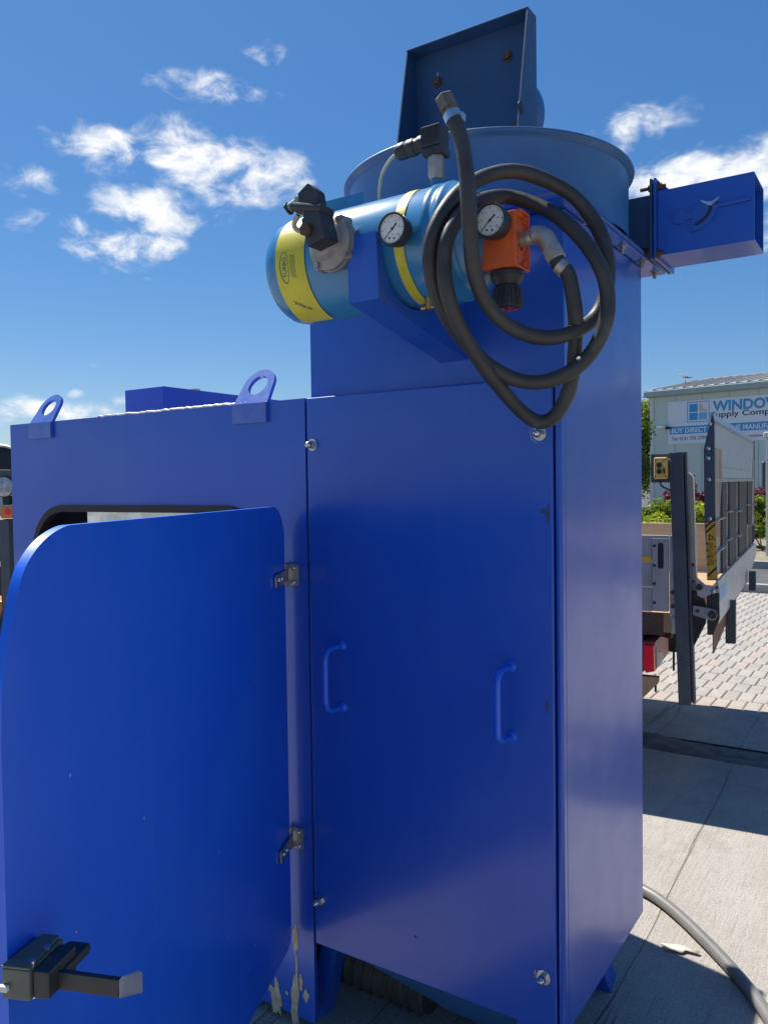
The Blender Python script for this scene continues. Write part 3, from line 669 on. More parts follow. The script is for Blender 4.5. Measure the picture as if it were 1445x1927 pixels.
# gauges
def gauge(parent, c, r, dpt, needle, ticks=25, tilt=(0, 0), name='gauge', rim=None):
    c = V(c); n = V((tilt[0], -1, tilt[1])).normalized(); ex = V((0, 0, 1)).cross(-n).normalized()*1; ex = V((1, 0, 0))-n*n.x; ex.normalize(); ez = ex.cross(n)*-1
    if ez.z < 0: ez = -ez
    b = B(); b.lathe([(-dpt, r*.92), (-dpt*.55, r), (-.004, r), (0, r), (.0015, r*.97), (.0018, r*.90), (-.0018, r*.87)], c, n, 40, cap=False)
    b.lathe([(-dpt-.012, r*.28), (-dpt, r*.28)], c, n, 12)
    g = b.build(name, rim or PLAST, parent)
    b = B(); b.lathe([(-.0028, r*.90), (-.0022, r*.90)], c, n, 40); dial = b.build('dial', WHT, g if parent in THINGS else parent)
    P0 = c-n*.0018
    def pt(a, q): return P0+(ex*math.cos(R(a))+ez*math.sin(R(a)))*(r*q)
    b = B()
    for k in range(ticks):
        a = 225-270*k/(ticks-1); big = k % 4 == 0; w = .018 if big else .008
        q0, q1 = (.66, .84) if big else (.74, .82)
        d = (ex*-math.sin(R(a))+ez*math.cos(R(a)))*r*w; b.poly([pt(a, q0)-d, pt(a, q0)+d, pt(a, q1)+d, pt(a, q1)-d])
    for (x, z, s_) in ((-.22, -.52, .07), (.12, -.58, .07), (-.05, -.30, .03), (.03, -.36, .03)):
        o = P0+ex*r*x+ez*r*z; b.poly([o+(ex*math.cos(R(k*45))+ez*math.sin(R(k*45)))*r*s_ for k in range(8)])
    b.build('dial_marks', BLK, g if parent in THINGS else parent)
    b = B(); P0 = c-n*.0010
    d = ex*math.cos(R(needle))+ez*math.sin(R(needle)); e = (ex*-math.sin(R(needle))+ez*math.cos(R(needle)))
    b.prism([P0-d*r*.42-e*r*.05, P0-d*r*.42+e*r*.05, P0+e*r*.03, P0+d*r*.74+e*r*.008, P0+d*r*.74-e*r*.008, P0-e*r*.03], -n*.0004)
    b.lathe([(-.0002, r*.085), (.001, r*.07)], P0, n, 14); b.build('needle', BLK, g if parent in THINGS else parent)
    for k, s_ in enumerate(('0', '2', '4', '6', '8', '10')):
        a = 225-270*k/5; o = P0+(ex*math.cos(R(a))+ez*math.sin(R(a)))*(r*.53)-n*.0004
        text('numeral', s_, o-ex*r*.05-ez*r*.06, ex, ez, r*(.07 if len(s_) == 1 else .15), r*.12, BLK, g if parent in THINGS else parent)
    return g
THINGS = {AT}
gc = at(737, 430, 1, -.352)
gauge(AT, gc, .0290, .026, 222)

# ================================================================== REGULATOR
ry = -.238
rl, rr_, rb, rt = at(905, 470, 1, ry).x, at(968, 460, 1, ry).x, at(960, 500, 1, ry).z, at(960, 398, 1, ry).z
RG = thing('pressure_regulator', 'orange pressure regulator with round gauge and black ribbed knob in front of the tower', 'pressure regulator', ((rl+rr_)/2, ry+.03, rb)); THINGS.add(RG)
ryb = ry+.062
b = B()
b.box((rl, ry, rb), (rr_-.006, ryb, rt-.0), .003)
b.box((rl+.006, ry+.020, rt+.0002), (rr_-.006, ryb, rt+.010), .002)
b.ring([(rr_-.0055, ry, rb), (rr_-.0055, ryb, rb), (rr_-.0055, ryb, rt+.010), (rr_-.0055, ry+.022, rt+.010), (rr_-.0055, ry+.020, rt), (rr_-.0055, ry, rt)],
       [(rr_-.0055, ry+.003, rb+.003), (rr_-.0055, ryb-.003, rb+.003), (rr_-.0055, ryb-.003, rt+.007), (rr_-.0055, ry+.025, rt+.007), (rr_-.0055, ry+.023, rt-.003), (rr_-.0055, ry+.003, rt-.003)], (.0075, 0, 0))
rgb = b.build('regulator_body', ORA, RG)
b = B()
for (y, z) in ((ry+.012, rb+.016), (ryb-.014, rb+.012), (ryb-.014, rt-.006), (ry+.010, rt-.014)):
    b.lathe([(0, .0055), (.007, .0055), (.0072, .0035), (.002, .0035)], (rr_-.0062, y, z), (1, 0, 0), 14, cap=False)
b.lathe([(0, .018), (.004, .018), (.004, .015), (0, .015)], (rr_-.0058, ry+.031, (rb+rt)/2), (1, 0, 0), 24, cap=False)
b.build('screw_boss', ORA, rgb)
kc = V(((rl+rr_)/2+.004, ry+.031, rb))
b = B(); b.lathe([(.0005, .0285), (.004, .031), (.012, .031), (.018, .027), (.023, .024), (.026, .022)], kc, (0, 0, -1), 12); b.build('bonnet_nut', PLAST, RG)
b = B(); b.lathe([(.026, .0205), (.030, .0235), (.062, .0265), (.066, .025), (.068, .020)], kc, (0, 0, -1), 28)
for k in range(16):
    a = 2*math.pi*k/16; d = V((math.cos(a), math.sin(a), 0)); e = V((-math.sin(a), math.cos(a), 0))
    b.prism([kc+d*.0225+e*.0028+V((0, 0, -.031)), kc+d*.0225-e*.0028+V((0, 0, -.031)), kc+d*.0258-e*.002+V((0, 0, -.031)), kc+d*.0258+e*.002+V((0, 0, -.031))], d*.0025+V((0, 0, -.032)))
kn = b.build('adjusting_knob', PLAST, RG)
b = B()
for k in range(5): b.prism([kc+V((x*.0190*math.cos(R(72*k+q))*1, .0190*math.sin(R(72*k+q))*x, -.0684)) for x, q in ((.15, 30), (1, 4), (1, 30), (1, 56))], (0, 0, -.0012))
b.build('knob_insert', REDW, kn)
g2 = V(((rl+rr_)/2-.006, ry-.020, (rb+rt)/2+.004)); g2 = at(921, 414, 1, ry-.034)
gauge(RG, g2, .0300, .030, 222)
el0 = V((rr_-.004, ry+.031, (rb+rt)/2+.004))
b = B(); ep = spline([el0, el0+V((.018, 0, .001)), el0+V((.034, 0, .003)), el0+V((.048, .0, -.004)), el0+V((.056, .0, -.018)), el0+V((.062, .0, -.030))], 5)
b.tube(ep, [.0125]*4+[.0135]*4+[.0165]*10+[.0165]*(len(ep)-18), 18); elb = b.build('elbow', ZINC, RG)
b = B(); e_end = ep[-1]; ed = (ep[-1]-ep[-3]).normalized(); b.lathe([(-.004, .0185), (.016, .0185), (.018, .015)], e_end, ed, 6); b.build('elbow_nut', ZINC, RG)
b = B(); b.cyl((xr-.004, TYc, TZc), (rl+.002, TYc, TZc), .011, n=16) if rl > xr else None
b.cyl((min(xr, rl)-.02, TYc, TZc-.012), (rl+.004, ryb-.03, TZc-.012), .010, n=14); b.build('inlet_pipe', ZINC, RG)

# ================================================================== HOSE
h0 = e_end+ed*.012
c3 = lambda x, y: (780+x/3.6125, 340+y/3.612)
hp = [h0, h0+ed*.02]
for (x, y, yy) in [(1045, 640, -.200), (1088, 880, -.190), (1090, 1080, -.165), (1075, 1290, -.150), (1030, 1470, -.140), (950, 1600, -.140), (850, 1640, -.145), (740, 1580, -.165), (600, 1430, -.205), (440, 1220, -.265), (310, 1000, -.315), (225, 780, -.345), (200, 580, -.352), (225, 380, -.350), (320, 215, -.310), (430, 140, -.235), (590, 108, -.176), (760, 140, -.160), (960, 235, -.160), (1140, 400, -.165), (1265, 600, -.170), (1312, 800, -.165), (1285, 1000, -.165), (1190, 1180, -.170), (1040, 1310, -.180), (860, 1370, -.190), (680, 1350, -.205), (520, 1265, -.235), (380, 1140, -.265), (240, 960, -.305), (140, 740, -.335), (105, 540, -.350), (130, 350, -.350), (215, 180, -.330), (330, 60, -.290)]:
    q = c3(x, y); hp.append(at(q[0], q[1], 1, yy))
for (px, py, yy) in [(915, 331, -.235), (965, 322, -.200), (1020, 336, -.165), (1080, 370, -.135), (1122, 425, -.120), (1142, 485, -.118), (1141, 545, -.122), (1118, 598, -.140), (1065, 630, -.200), (1010, 634, -.225), (955, 612, -.262), (915, 570, -.295), (893, 515, -.325), (885, 450, -.350), (882, 390, -.362), (878, 330, -.364), (869, 270, -.362), (858, 235, -.362), (850, 216, -.362)]:
    hp.append(at(px, py, 1, yy))
b = B(); hpath = spline(hp, 8); rw_ = random.Random(9); b.tube(hpath, [.0133*(1+.025*math.sin(i*.31)+rw_.uniform(-.012, .012)) for i in range(len(hpath))], 16)
pass
AH = tag(b.build('air_hose', RUB, None, sharp=60), 'black rubber air hose coiled in loops round the orange regulator', 'hose')
he = hpath[-1]; hd = (hpath[-1]-hpath[-4]).normalized()
b = B(); b.lathe([(-.012, .0150), (.002, .0150)], he, hd, 20)
sd_ = CR*.9; b.box(he-hd*.005+sd_*.0135-V((.005, .007, .006)), he-hd*.005+sd_*.0135+V((.007, .007, .006)), .001); b.build('hose_clip', STEEL, AH)
b = B(); b.lathe([(.002, .0125), (.010, .0125), (.0105, .0165), (.034, .0165), (.036, .0145)], he, hd, 6); b.lathe([(.0362, .0095), (.030, .0095)], he, hd, 16); b.build('hose_fitting', mat('brown_tarnished_steel', (.20, .155, .12), .48, .55, var=.25, vscale=40, bump=.15), AH)
i5 = 9; b = B(); b.lathe([(-.007, .0148), (.007, .0148)], hpath[i5], hpath[i5+1]-hpath[i5-1], 20); b.build('hose_clip', ZINC, AH)

# ================================================================== BLAST CABINET
CX0, CX1, CDY, CZ0, CZ1 = -1.917, -.6615, 1.02, .035, 1.618
BC = thing('blast_cabinet', 'low wide blue steel blast cabinet with its large door swung open, left of the tower', 'blast cabinet', ((CX0+CX1)/2, .5, 0))
ox0, ox1, oz0, oz1 = -1.790, -.790, .14, 1.345
inn = rrect(ox0, ox1, oz0, oz1, .15, 8); n = len(inn); outr = []
cxm, czm = (ox0+ox1)/2, (oz0+oz1)/2
def onrect(x, z):
    dx, dz = x-cxm, z-czm; k = 1e9
    if dx > 1e-6: k = min(k, (CX1-cxm)/dx)
    if dx < -1e-6: k = min(k, (CX0-cxm)/dx)
    if dz > 1e-6: k = min(k, (CZ1-czm)/dz)
    if dz < -1e-6: k = min(k, (CZ0-czm)/dz)
    return (cxm+dx*k, czm+dz*k)
# outer outline walks the rectangle with exact corners
corners = [(CX1, CZ1), (CX0, CZ1), (CX0, CZ0), (CX1, CZ0)]
for i, (x, z) in enumerate(inn):
    q, k = divmod(i, 9)
    cx_, cz_ = corners[q]
    if k == 4: outr.append((cx_, cz_))
    else:
        horiz = (q in (0, 2) and k > 4) or (q in (1, 3) and k < 4)
        t = abs(k-4)/4*.27
        if horiz: outr.append((cx_+(cxm-cx_)*t*1.0, cz_))
        else: outr.append((cx_, cz_+(czm-cz_)*t))
b = B(); b.ring([(x, 0.0, z) for x, z in outr], [(x, 0.0, z) for x, z in inn], (0, .005, 0)); face = b.build('front_face', BLUE, BC)
b = B(); sy = .0055
b.ring([(CX0, sy, CZ0), (CX0, CDY, CZ0), (CX0, CDY, CZ1), (CX0, sy, CZ1)], [(CX0, .285, .95), (CX0, .93, .95), (CX0, .93, 1.45), (CX0, .285, 1.45)], (.005, 0, 0)); b.box((CX1-.005, sy, .255), (CX1, CDY, CZ1), .001); b.box((CX1-.045, sy, CZ0), (CX1-.001, sy+.006, .2545))
b.box((CX0+.0052, sy, CZ1-.005), (CX1-.0052, CDY, CZ1), .001)
b.box((CX0+.0052, sy, .245), (CX1-.0052, CDY, .25))
for x_ in (CX0+.006, CX1-.056): b.box((x_, CDY-.06, 0), (x_+.05, CDY-.01, .2445))
wz0, wz1, wx0, wx1 = 1.02, 1.44, -1.72, -.95
o_ = [(CX0+.0052, CZ0+.0052), (CX1-.0052, CZ0+.0052), (CX1-.0052, CZ1-.0052), (CX0+.0052, CZ1-.0052)]; i_ = [(wx0, wz0), (wx1, wz0), (wx1, wz1), (wx0, wz1)]
b.ring([(x, CDY-.006, z) for x, z in o_], [(x, CDY-.006, z) for x, z in i_], (0, .005, 0))
b.build('cabinet_shell', BLUE, BC)
b = B(); e_ = .012
b.ring([(CX0+.0055, .02, CZ0+.03), (CX0+.0055, CDY-.01, CZ0+.03), (CX0+.0055, CDY-.01, CZ1-.01), (CX0+.0055, .02, CZ1-.01)], [(CX0+.0055, .285, .95), (CX0+.0055, .93, .95), (CX0+.0055, .93, 1.45), (CX0+.0055, .285, 1.45)], (.002, 0, 0)); b.box((CX1-.0075, .02, .26), (CX1-.0055, CDY-.01, CZ1-.01)); b.box((CX0+.01, .02, CZ1-.0085), (CX1-.01, CDY-.01, CZ1-.0065)); b.box((CX0+.01, .02, .252), (CX1-.01, CDY-.01, .26))
b.build('lining', INSIDE, BC)
b = B(); b.box((wx0-.01, CDY-.012, wz0-.01), (wx1+.01, CDY-.0065, wz1+.01)); wg = b.build('rear_window', mat('dusty_clear_pane', (.85, .9, .92), .25, trans=.9), BC)
b = B()
rg = random.Random(12)
sheetp = [(wx0+.5+.045*i, CDY-.09+rg.uniform(-.02, .02)) for i in range(6)]
# pale crumpled dust sheet hanging inside at the back
pv, pf = [], []
for i in range(26):
    for j in range(14):
        pv.append((CX0-.012-.008*math.sin(i*1.7)-.005*rg.random()-.006*math.sin(j*.8+i), .27+.68*i/25, 1.47-.54*j/13))
for i in range(25):
    for j in range(13): a = i*14+j; pf.append((a, a+14, a+15, a+1))
b.bm.free()
sh = fromdata('hanging_sheet', pv, pf, leafmat('crumpled_white_plastic', (.16, .20, .21), (.62, .66, .65), .5), BC)
# gasket round the opening
def gask(off0, off1, y0, d, mt, name):
    o = rrect(ox0-off0, ox1+off0, oz0-off0, oz1+off0, .15+off0, 8); i2 = rrect(ox0+off1, ox1-off1, oz0+off1, oz1-off1, .15-off1, 8)
    b = B(); b.ring([(x, y0, z) for x, z in o], [(x, y0, z) for x, z in i2], (0, d, 0)); return b.build(name, mt, BC)
gask(.006, .014, -.010, .0095, GASK, 'door_seal'); gask(-.002, .004, -.005, .03, GASK, 'seal_channel')
# welded top seam bead
b = B(); rg = random.Random(2); q = [(-1.46+.62*k/70, .002, CZ1+.0005+rg.uniform(0, .003)) for k in range(71)]; b.tube(q, .0035, 6); b.build('weld_bead', mat('bright_weld', (.55, .56, .6), .4, .5), BC)
# lifting eyes
def eye(x):
    b = B(); w = .058; t = .010
    b.box((x-w, -t-.0005, 1.566), (x+w, -.0005, 1.617), .001)
    # tongue leaning back over the cabinet
    up = V((0, .53, .85)).normalized(); nn = V((0, -.85, .53)).normalized(); p0 = V((x, -.005, 1.616)); Lg = .060
    def P(a, c): return p0+V((a, 0, 0))+up*c
    outp, inp = [], []
    nseg = 36
    cc_ = Lg
    for k in range(nseg):
        a = 2*math.pi*k/nseg; ca, sa = math.cos(a), math.sin(a)
        inp.append(P(.031*ca, cc_+.031*sa))
        if sa >= -.05: outp.append(P(.052*ca, cc_+.052*sa))
        else:
            # straight sides and foot
            kx = max(-1, min(1, ca*1.35)); zz = cc_*max(0, 1+sa*1.6)
            outp.append(P(.052*(1 if kx > .0 else -1)+(.006*(1-zz/cc_))*(1 if kx > 0 else -1), zz) if abs(ca) > .38 else P(.058*ca/.38, 0))
    b.ring([p-nn*0 for p in outp], inp, nn*-.010)
    return b.build('lifting_eye', mat('scratched_blue_paint', (.03, .10, .46), .36, col2=(.10, .17, .46), vscale=16, rvar=.08, coat=.6), BC)
eye(-1.741); eye(-.838)
# rear pair
for x in (-1.741, -.84):
    b = B(); b.ring([(x+.05*math.cos(a*math.pi/10), CDY+.001, 1.67+.055*math.sin(a*math.pi/10)) for a in range(20)], [(x+.03*math.cos(a*math.pi/10), CDY+.001, 1.67+.03*math.sin(a*math.pi/10)) for a in range(20)], (0, .01, 0)); b.build('lifting_eye', BLUE, BC)
# lamp housing on the roof
b = B(); b.box((-1.705, .30, CZ1+.001), (-1.508, .97, 1.744), .002); b.build('lamp_housing', BLUE, BC)
# bottom wear: chipped paint on the post beside the door
chips('chipped_paint', [(-.722, -.0005, .232, .0065, .032, 10), (-.719, -.0005, .176, .003, .022, 8), (-.727, -.0005, .065, .0105, .070, 12), (-.690, -.0005, .10, .008, .012, 8), (-.705, -.0005, .128, .005, .016, 8), (-.788, -.0005, .058, .016, .034, 10), (-.790, -.0005, .10, .004, .011, 8), (-.812, -.0005, .10, .003, .030, 8), (-.752, -.0005, .085, .004, .004, 6), (-.80, -.0005, .138, .004, .010, 7)], face, CHIP)
# ---- door
PH = R(112.5); dd = V((-math.cos(PH), -math.sin(PH), 0)); dn = V((-dd.y, dd.x, 0))          # along the door, outward normal
H0 = V((-.716, -.022, 0))
def DP(s, z, o=0): return H0+dd*s+dn*o+V((0, 0, z))
def dq_(px, py, o=0):
    p = onp(px, py, H0+dn*o, dn); return (p-H0).dot(dd), p.z
sl = dq_(2, 1420)[0]
DZ0, DZ1 = .236, 1.352
def rrect4(x0, x1, z0, z1, rs_, n=10):
    o = []
    for (cx, cz, a0, r) in ((x1-rs_[0], z1-rs_[0], 0, rs_[0]), (x0+rs_[1], z1-rs_[1], 90, rs_[1]), (x0+rs_[2], z0+rs_[2], 180, rs_[2]), (x1-rs_[3], z0+rs_[3], 270, rs_[3])):
        for k in range(n+1):
            a = R(a0+90*k/n); o.append((cx+r*math.cos(a), cz+r*math.sin(a)))
    return o
ol = rrect4(0.0, sl, DZ0, DZ1, (.18, .085, .035, .16))
cor = [dq_(px, py) for px, py in ((3, 1400), (5, 1310), (12, 1250), (25, 1170), (40, 1092), (60, 1047), (90, 1011), (128, 989), (166, 979))]
cor = [(min(a, sl), min(c, DZ1)) for a, c in cor]
cor = [(p.x, p.y) for p in spline([(a, c, 0) for a, c in cor], 5)]
ol = [(sl, DZ0+.30)]+[(min(a, sl), min(c, DZ1)) for a, c in cor]+ol[11:]
b = B(); b.prism([DP(s, z, 0) for s, z in ol], dn*-.014, .003); door = b.build('door', BLUELIT, BC)
b = B(); i2 = rrect(.03, sl-.03, DZ0+.03, DZ1-.03, .13, 10); i3 = rrect(.05, sl-.05, DZ0+.05, DZ1-.05, .11, 10)
b.ring([DP(s, z, -.0145) for s, z in i2], [DP(s, z, -.0145) for s, z in i3], dn*-.012); b.build('door_seal_strip', GASK, door)
def hinge(z):
    b = B(); X0 = -.7155
    b.box((X0-.004, -.0055, z-.027), (X0+.028, -.0006, z+.027), .0015); lf = b.build('hinge_leaf', HINGE, BC)
    b = B()
    for zz in (z-.021, z+.021): b.box((X0-.022, -.016, zz-.007), (X0-.002, -.006, zz+.007), .002)
    b.cyl((X0-.018, -.016, z-.029), (X0-.018, -.016, z+.029), .0055, n=12)
    b.prism([DP(-.006, z+.016, .002), DP(.020, z+.013, .002), DP(.082, z+.011, .002), DP(.088, z+.006, .002), DP(.088, z-.020, .002), DP(.084, z-.022, .002), DP(.02, z-.016, .002), DP(-.006, z-.014, .002)], dn*.005, .0012)
    b.build('hinge_strap', HINGE, lf)
    for zz in (z-.018, z+.018):
        b = B(); b.lathe([(0, .0058), (.003, .005), (.005, .002)], (X0+.016, -.0056, zz), (0, -1, 0), 14); b.build('hinge_screw', STEEL, lf)
    for s_ in (.046, .068):
        b = B(); b.lathe([(0, .0062), (.004, .005), (.006, .002)], DP(s_, z-.004, .0072), dn, 14); b.build('hinge_screw', STEEL, lf)
hinge(1.178); hinge(.505)
rg = random.Random(21)
for k in range(9):
    s_, z = rg.uniform(.1, .95), rg.uniform(.35, 1.25); q = rg.uniform(.0008, .0022)
    b = B(); b.prism([DP(s_+q*math.cos(a*1.05), z+q*rg.uniform(.6, 1.8)*math.sin(a*1.05), .0002) for a in range(6)], dn*.0004); b.build('speck', ALUB, door)
# ---- latch near the free edge
SLT = sl+.012
def lq(px, py, s_=None):                             # (outward, height) on the cross plane of the door
    p = onp(px, py, DP(SLT if s_ is None else s_, 0), dd); return (p-H0).dot(dn), p.z
M = Matrix((dd, dn, V((0, 0, 1)))).transposed().to_4x4(); M.translation = H0
oa, zt_ = lq(56, 1828); _, zb_ = lq(50, 1886); ob, _ = lq(88, 1828)
SV = SLT-.026; oL, zL1 = lq(92, 1822, SV); oR, zR1 = lq(227, 1841, SV); _, zL0 = lq(95, 1856, SV); _, zR0 = lq(227, 1875, SV)
b = B(M); b.box((SLT-.070, .0005, zb_), (SLT, oa, zt_), .003)
b.prism([(SLT-.070, .008, zt_+.0003), (SLT, .0005, zt_+.0003), (SLT, oa, zt_+.0003), (SLT-.070, oa-.006, zt_+.0003)], (0, 0, .003), .001); lb = b.build('latch_body', mat('dusty_latch_cover', (.12, .13, .10), .55, var=.15, vscale=20, bump=.1), door)
b = B(M); b.box((SLT-.062, oa+.0005, zb_+.002), (SLT-.004, ob, zt_-.002), .003); b.build('latch_block', PLAST, door)
for s_ in (SLT-.012, SLT-.040):
    b = B(M); b.cyl((s_, oa-.004, zb_-.001), (s_, oa-.004, zt_+.006), .0045, n=12); b.build('latch_pin', STEEL, lb)
b = B(M); b.box((SLT+.0005, .0005, zb_+.012), (SLT+.006, .012, zt_-.018), .001); b.build('latch_label', WHT, lb)
b = B(M); b.prism([(SLT-.030, oL-.02, zL0), (SLT-.030, oL-.02, zL1), (SLT-.030, oR, zR1), (SLT-.030, oR, zR0)], (.008, 0, 0), .0015); b.build('latch_lever', PLAST, door)
s3 = SLT-.11; p3 = onp(268, 1830, DP(s3, 0), dd); o3 = (p3-H0).dot(dn); z31 = p3.z; z30 = onp(268, 1868, DP(s3, 0), dd).z
b = B(M); vv = b._v([(SLT-.0220, oR+.0005, zR0), (SLT-.0220, oR+.0005, zR1), (s3, o3, z31), (s3, o3, z30), (SLT-.030, oR+.0005, zR0), (SLT-.030, oR+.0005, zR1), (s3-.004, o3-.006, z31), (s3-.004, o3-.006, z30)])
for q in ((0, 1, 2, 3), (4, 7, 6, 5), (1, 5, 6, 2), (0, 3, 7, 4), (2, 6, 7, 3), (0, 4, 5, 1)): b._f([vv[i] for i in q])
b.build('lever_tip', mat('scuffed_grey_lever', (.42, .42, .43), .5, .3, var=.12, vscale=30), door)
om, zm1 = lq(128, 1812, SLT-.06)
b = B(M); b.box((SLT-.090, om-.018, zL0+.006), (SLT-.032, om+.016, zm1+.012), .006); b.build('latch_cam', PLAST, door)

# ================================================================== cable on the ground & scrap
cp = [at(px, py, 2, .0185) for px, py in ((1130, 1640), (1212, 1676), (1262, 1710), (1318, 1762), (1375, 1822), (1425, 1884), (1470, 1960), (1500, 2040))]
cp = [cp[0]+V((-.5, .35, 0)), cp[0]+V((-.2, .12, 0))]+cp
b = B(); b.tube(spline(cp, 10), .0180, 14); tag(b.build('supply_hose', mat('grey_hose_rubber', (.17, .165, .155), .42, var=.12, vscale=10, bump=.06), None, sharp=60), 'thick grey hose curving over the concrete beside the tower', 'hose')
sc = at(1276, 1787, 2, .003); b = B(); rg = random.Random(6); pts = []
for k in range(14):
    a = 2*math.pi*k/14; q = rg.uniform(.55, 1.2); pts.append(sc+V((.056*q*math.cos(a), .020*q*math.sin(a)+.010*math.cos(a), .002+.005*rg.random())))
cv = b._v([sc+V((.01, 0, .005))])[0]; pv_ = b._v(pts)
for k in range(14): b._f([cv, pv_[k], pv_[(k+1) % 14]])
o = b.build('paper_scrap', mat('dry_pale_paper', (.60, .52, .42), .8, var=.12, vscale=40), None); tag(o, 'torn pale scrap of paper lying on the concrete by the shadow edge', 'paper scrap')
sm = o.modifiers.new('s', 'SOLIDIFY'); sm.thickness = .0012

# ================================================================== FLATBED TRUCK (rear corner in view)
TA = R(5.0); O = dep(1290, 900, 3.45); O.z = 0
tu, tv_ = V((math.cos(TA), math.sin(TA), 0)), V((-math.sin(TA), math.cos(TA), 0))
TM = Matrix((tu, tv_, V((0, 0, 1)))).transposed().to_4x4(); TM.translation = O
TR = thing('flatbed_truck', 'flatbed truck with grey dropsides and raised tail lift parked behind the tower', 'truck', O)
def tq(px, py, v=0.0):                               # (u, z) on the plane v of the truck
    p = onp(px, py, O+tv_*v, tv_); return (p-O).dot(tu), p.z
def tpu(px, py, u):                                  # (v, z) on the cross plane u
    p = onp(px, py, O+tu*u, tu); return (p-O).dot(tv_), p.z
def TB(): return B(TM)
TWID = 1.80
uD0, zD1 = tq(1262, 1008); zD0 = tq(1240, 1152)[1]; uD0 = tq(1257, 1080)[0]
L0 = -3.1
b = TB(); nb = 3; hh = (zD1-zD0-.012)/nb
b.box((L0, 0, zD1-.012), (uD0+.0, .030, zD1), .002); drop = b.build('dropside', ALU, TR)
for k in range(nb):
    b = TB(); b.box((L0, .004, zD0+k*hh), (tq(1227, 1080)[0]-.003, .026, zD0+(k+1)*hh-.003), .002); b.build('dropside_plank', ALU, drop)
uS = tq(1236, 1070)[0]
b = TB(); b.box((tq(1227, 1080)[0], -.006, zD0+.004), (uD0, .026, zD1-.0125), .002); dp = b.build('dropside_end', ALU, drop)
uY0, zY = tq(1206, 1051); b = TB(); b.box((uY0-.5, .0025, zY-.012), (tq(1226, 1051)[0], .0038, zY+.009)); b.build('reflective_strip', YREF, drop)
uh, zh0 = tq(1243, 1070); zh1 = tq(1243, 1021)[1]
b = TB(); q = rrect(uh-.012, uh+.012, zh0, zh1, .0118, 6); b.prism([(u, -.0064, z) for u, z in q], (0, -.0008, 0)); b.build('latch_slot', BLK, drop)
for py in (1027, 1064, 1098, 1134):
    u_, z_ = tq(1231, py); b = TB(); b.lathe([(0, .007), (.003, .006)], (u_, -.006, z_), (0, -1, 0), 10); b.build('rivet', DIRTY, drop)
u0, zp1 = tq(1258, 1008); u1, zp0 = tq(1273, 1152); zq0 = tq(1275, 1192)[1]
b = TB(); b.box((u0+.004, -.016, zp0-.02), (u1+.012, .03, zp1+.001), .003); b.build('corner_post', ALU, TR)
b = TB(); b.box((u0+.012, -.020, zq0), (u1+.016, .03, zp0-.0205), .003); b.build('post_foot', ALU, TR)
for py in (1114, 1140):
    u_, z_ = tq(1266, py); b = TB(); b.lathe([(0, .010), (.003, .009)], (u_, -.016, z_), (0, -1, 0), 12); b.build('post_bolt', RUST, TR)
# deck, far side, headboard, chassis
zdk = zD0-.004
b = TB(); b.box((L0, .03, zdk-.09), (u1+.03, TWID-.03, zdk), .004); b.build('deck', SANDW, TR)
zf = tq(1250, 984, TWID)[1]
b = TB(); b.box((L0, TWID-.028, zdk+.002), (u1+.16, TWID, zf), .003); b.build('far_dropside', PLY, TR)
b = TB(); b.box((L0-.04, .02, zdk), (L0-.002, TWID-.02, zdk+.62), .004); b.build('headboard', PLY, TR)
b = TB()
for v in (.45, 1.25): b.box((L0-1.2, v, zdk-.26), (u1-.05, v+.07, zdk-.095), .003)
for k in range(6): b.box((L0+.2+k*.5, .06, zdk-.15), (L0+.27+k*.5, TWID-.06, zdk-.0955), .002)
b.build('chassis', DIRTY, TR)
b = TB(); uu, zz = tq(1206, 1160); b.box((uu-.8, .02, tq(1206, 1195)[1]), (tq(1245, 1160)[0], .07, zdk-.002), .003); b.build('side_rail', RUST, TR)
b = TB(); p0, p1 = tq(1206, 1185, .15), tq(1262, 1203, .15); b.prism([(p0[0]-.3, .15, p0[1]+.06), (p1[0], .15, p1[1]), (p1[0], .15, p1[1]+.05), (p0[0]-.3, .15, p0[1]+.11)], (0, .06, 0)); b.build('strut', RUST, TR)
b = TB(); q0 = tq(1246, 1150, .03); q1 = tq(1268, 1190, .03); b.box((q0[0], .032, q1[1]), (q1[0], .09, zdk-.003), .003); b.build('tail_bracket', DKST, TR)
# tail lift column (leans slightly), control box, track
pa, pb = tq(1257, 852, -.03), tq(1276, 1328, -.03); pc_, pd = tq(1283, 850, -.03), tq(1299, 1328, -.03)
b = TB(); b.prism([(pb[0], -.03, pb[1]), (pd[0], -.03, pd[1]), (pc_[0], -.03, pc_[1]), (pa[0], -.03, pa[1])], (0, .075, 0), .004); colm = b.build('tail_lift_column', DKST, TR)
b = TB(); b.prism([(pd[0]+.0035, -.010, pd[1]+.004), (pd[0]+.014, -.010, pd[1]+.004), (pc_[0]+.014, -.010, pc_[1]+.0), (pc_[0]+.0035, -.010, pc_[1]+.0)], (0, .05, 0), .002); b.build('column_web', DKST, TR)
u_, z_ = tq(1260, 866, -.031); b = TB(); b.lathe([(0, .008), (.004, .006)], (u_, -.0302, z_), (0, -1, 0), 12); b.build('column_bolt', STEEL, colm)
k0, k1 = tq(1224, 855, -.02), tq(1258, 908, -.02)
b = TB(); b.box((k0[0], -.024, k1[1]), (k1[0]+.006, -.012, k0[1]), .002); kp = b.build('control_bracket', DKST, TR)
k0, k1 = tq(1231, 861, -.04), tq(1256, 901, -.04)
b = TB(); b.box((k0[0], -.062, k1[1]), (k1[0], -.0245, k0[1]), .007, 3); b.build('control_box', BPAD, TR)
kc_ = (k0[0]+k1[0])/2-.004; kz = (k0[1]+k1[1])/2; kh = k0[1]-k1[1]
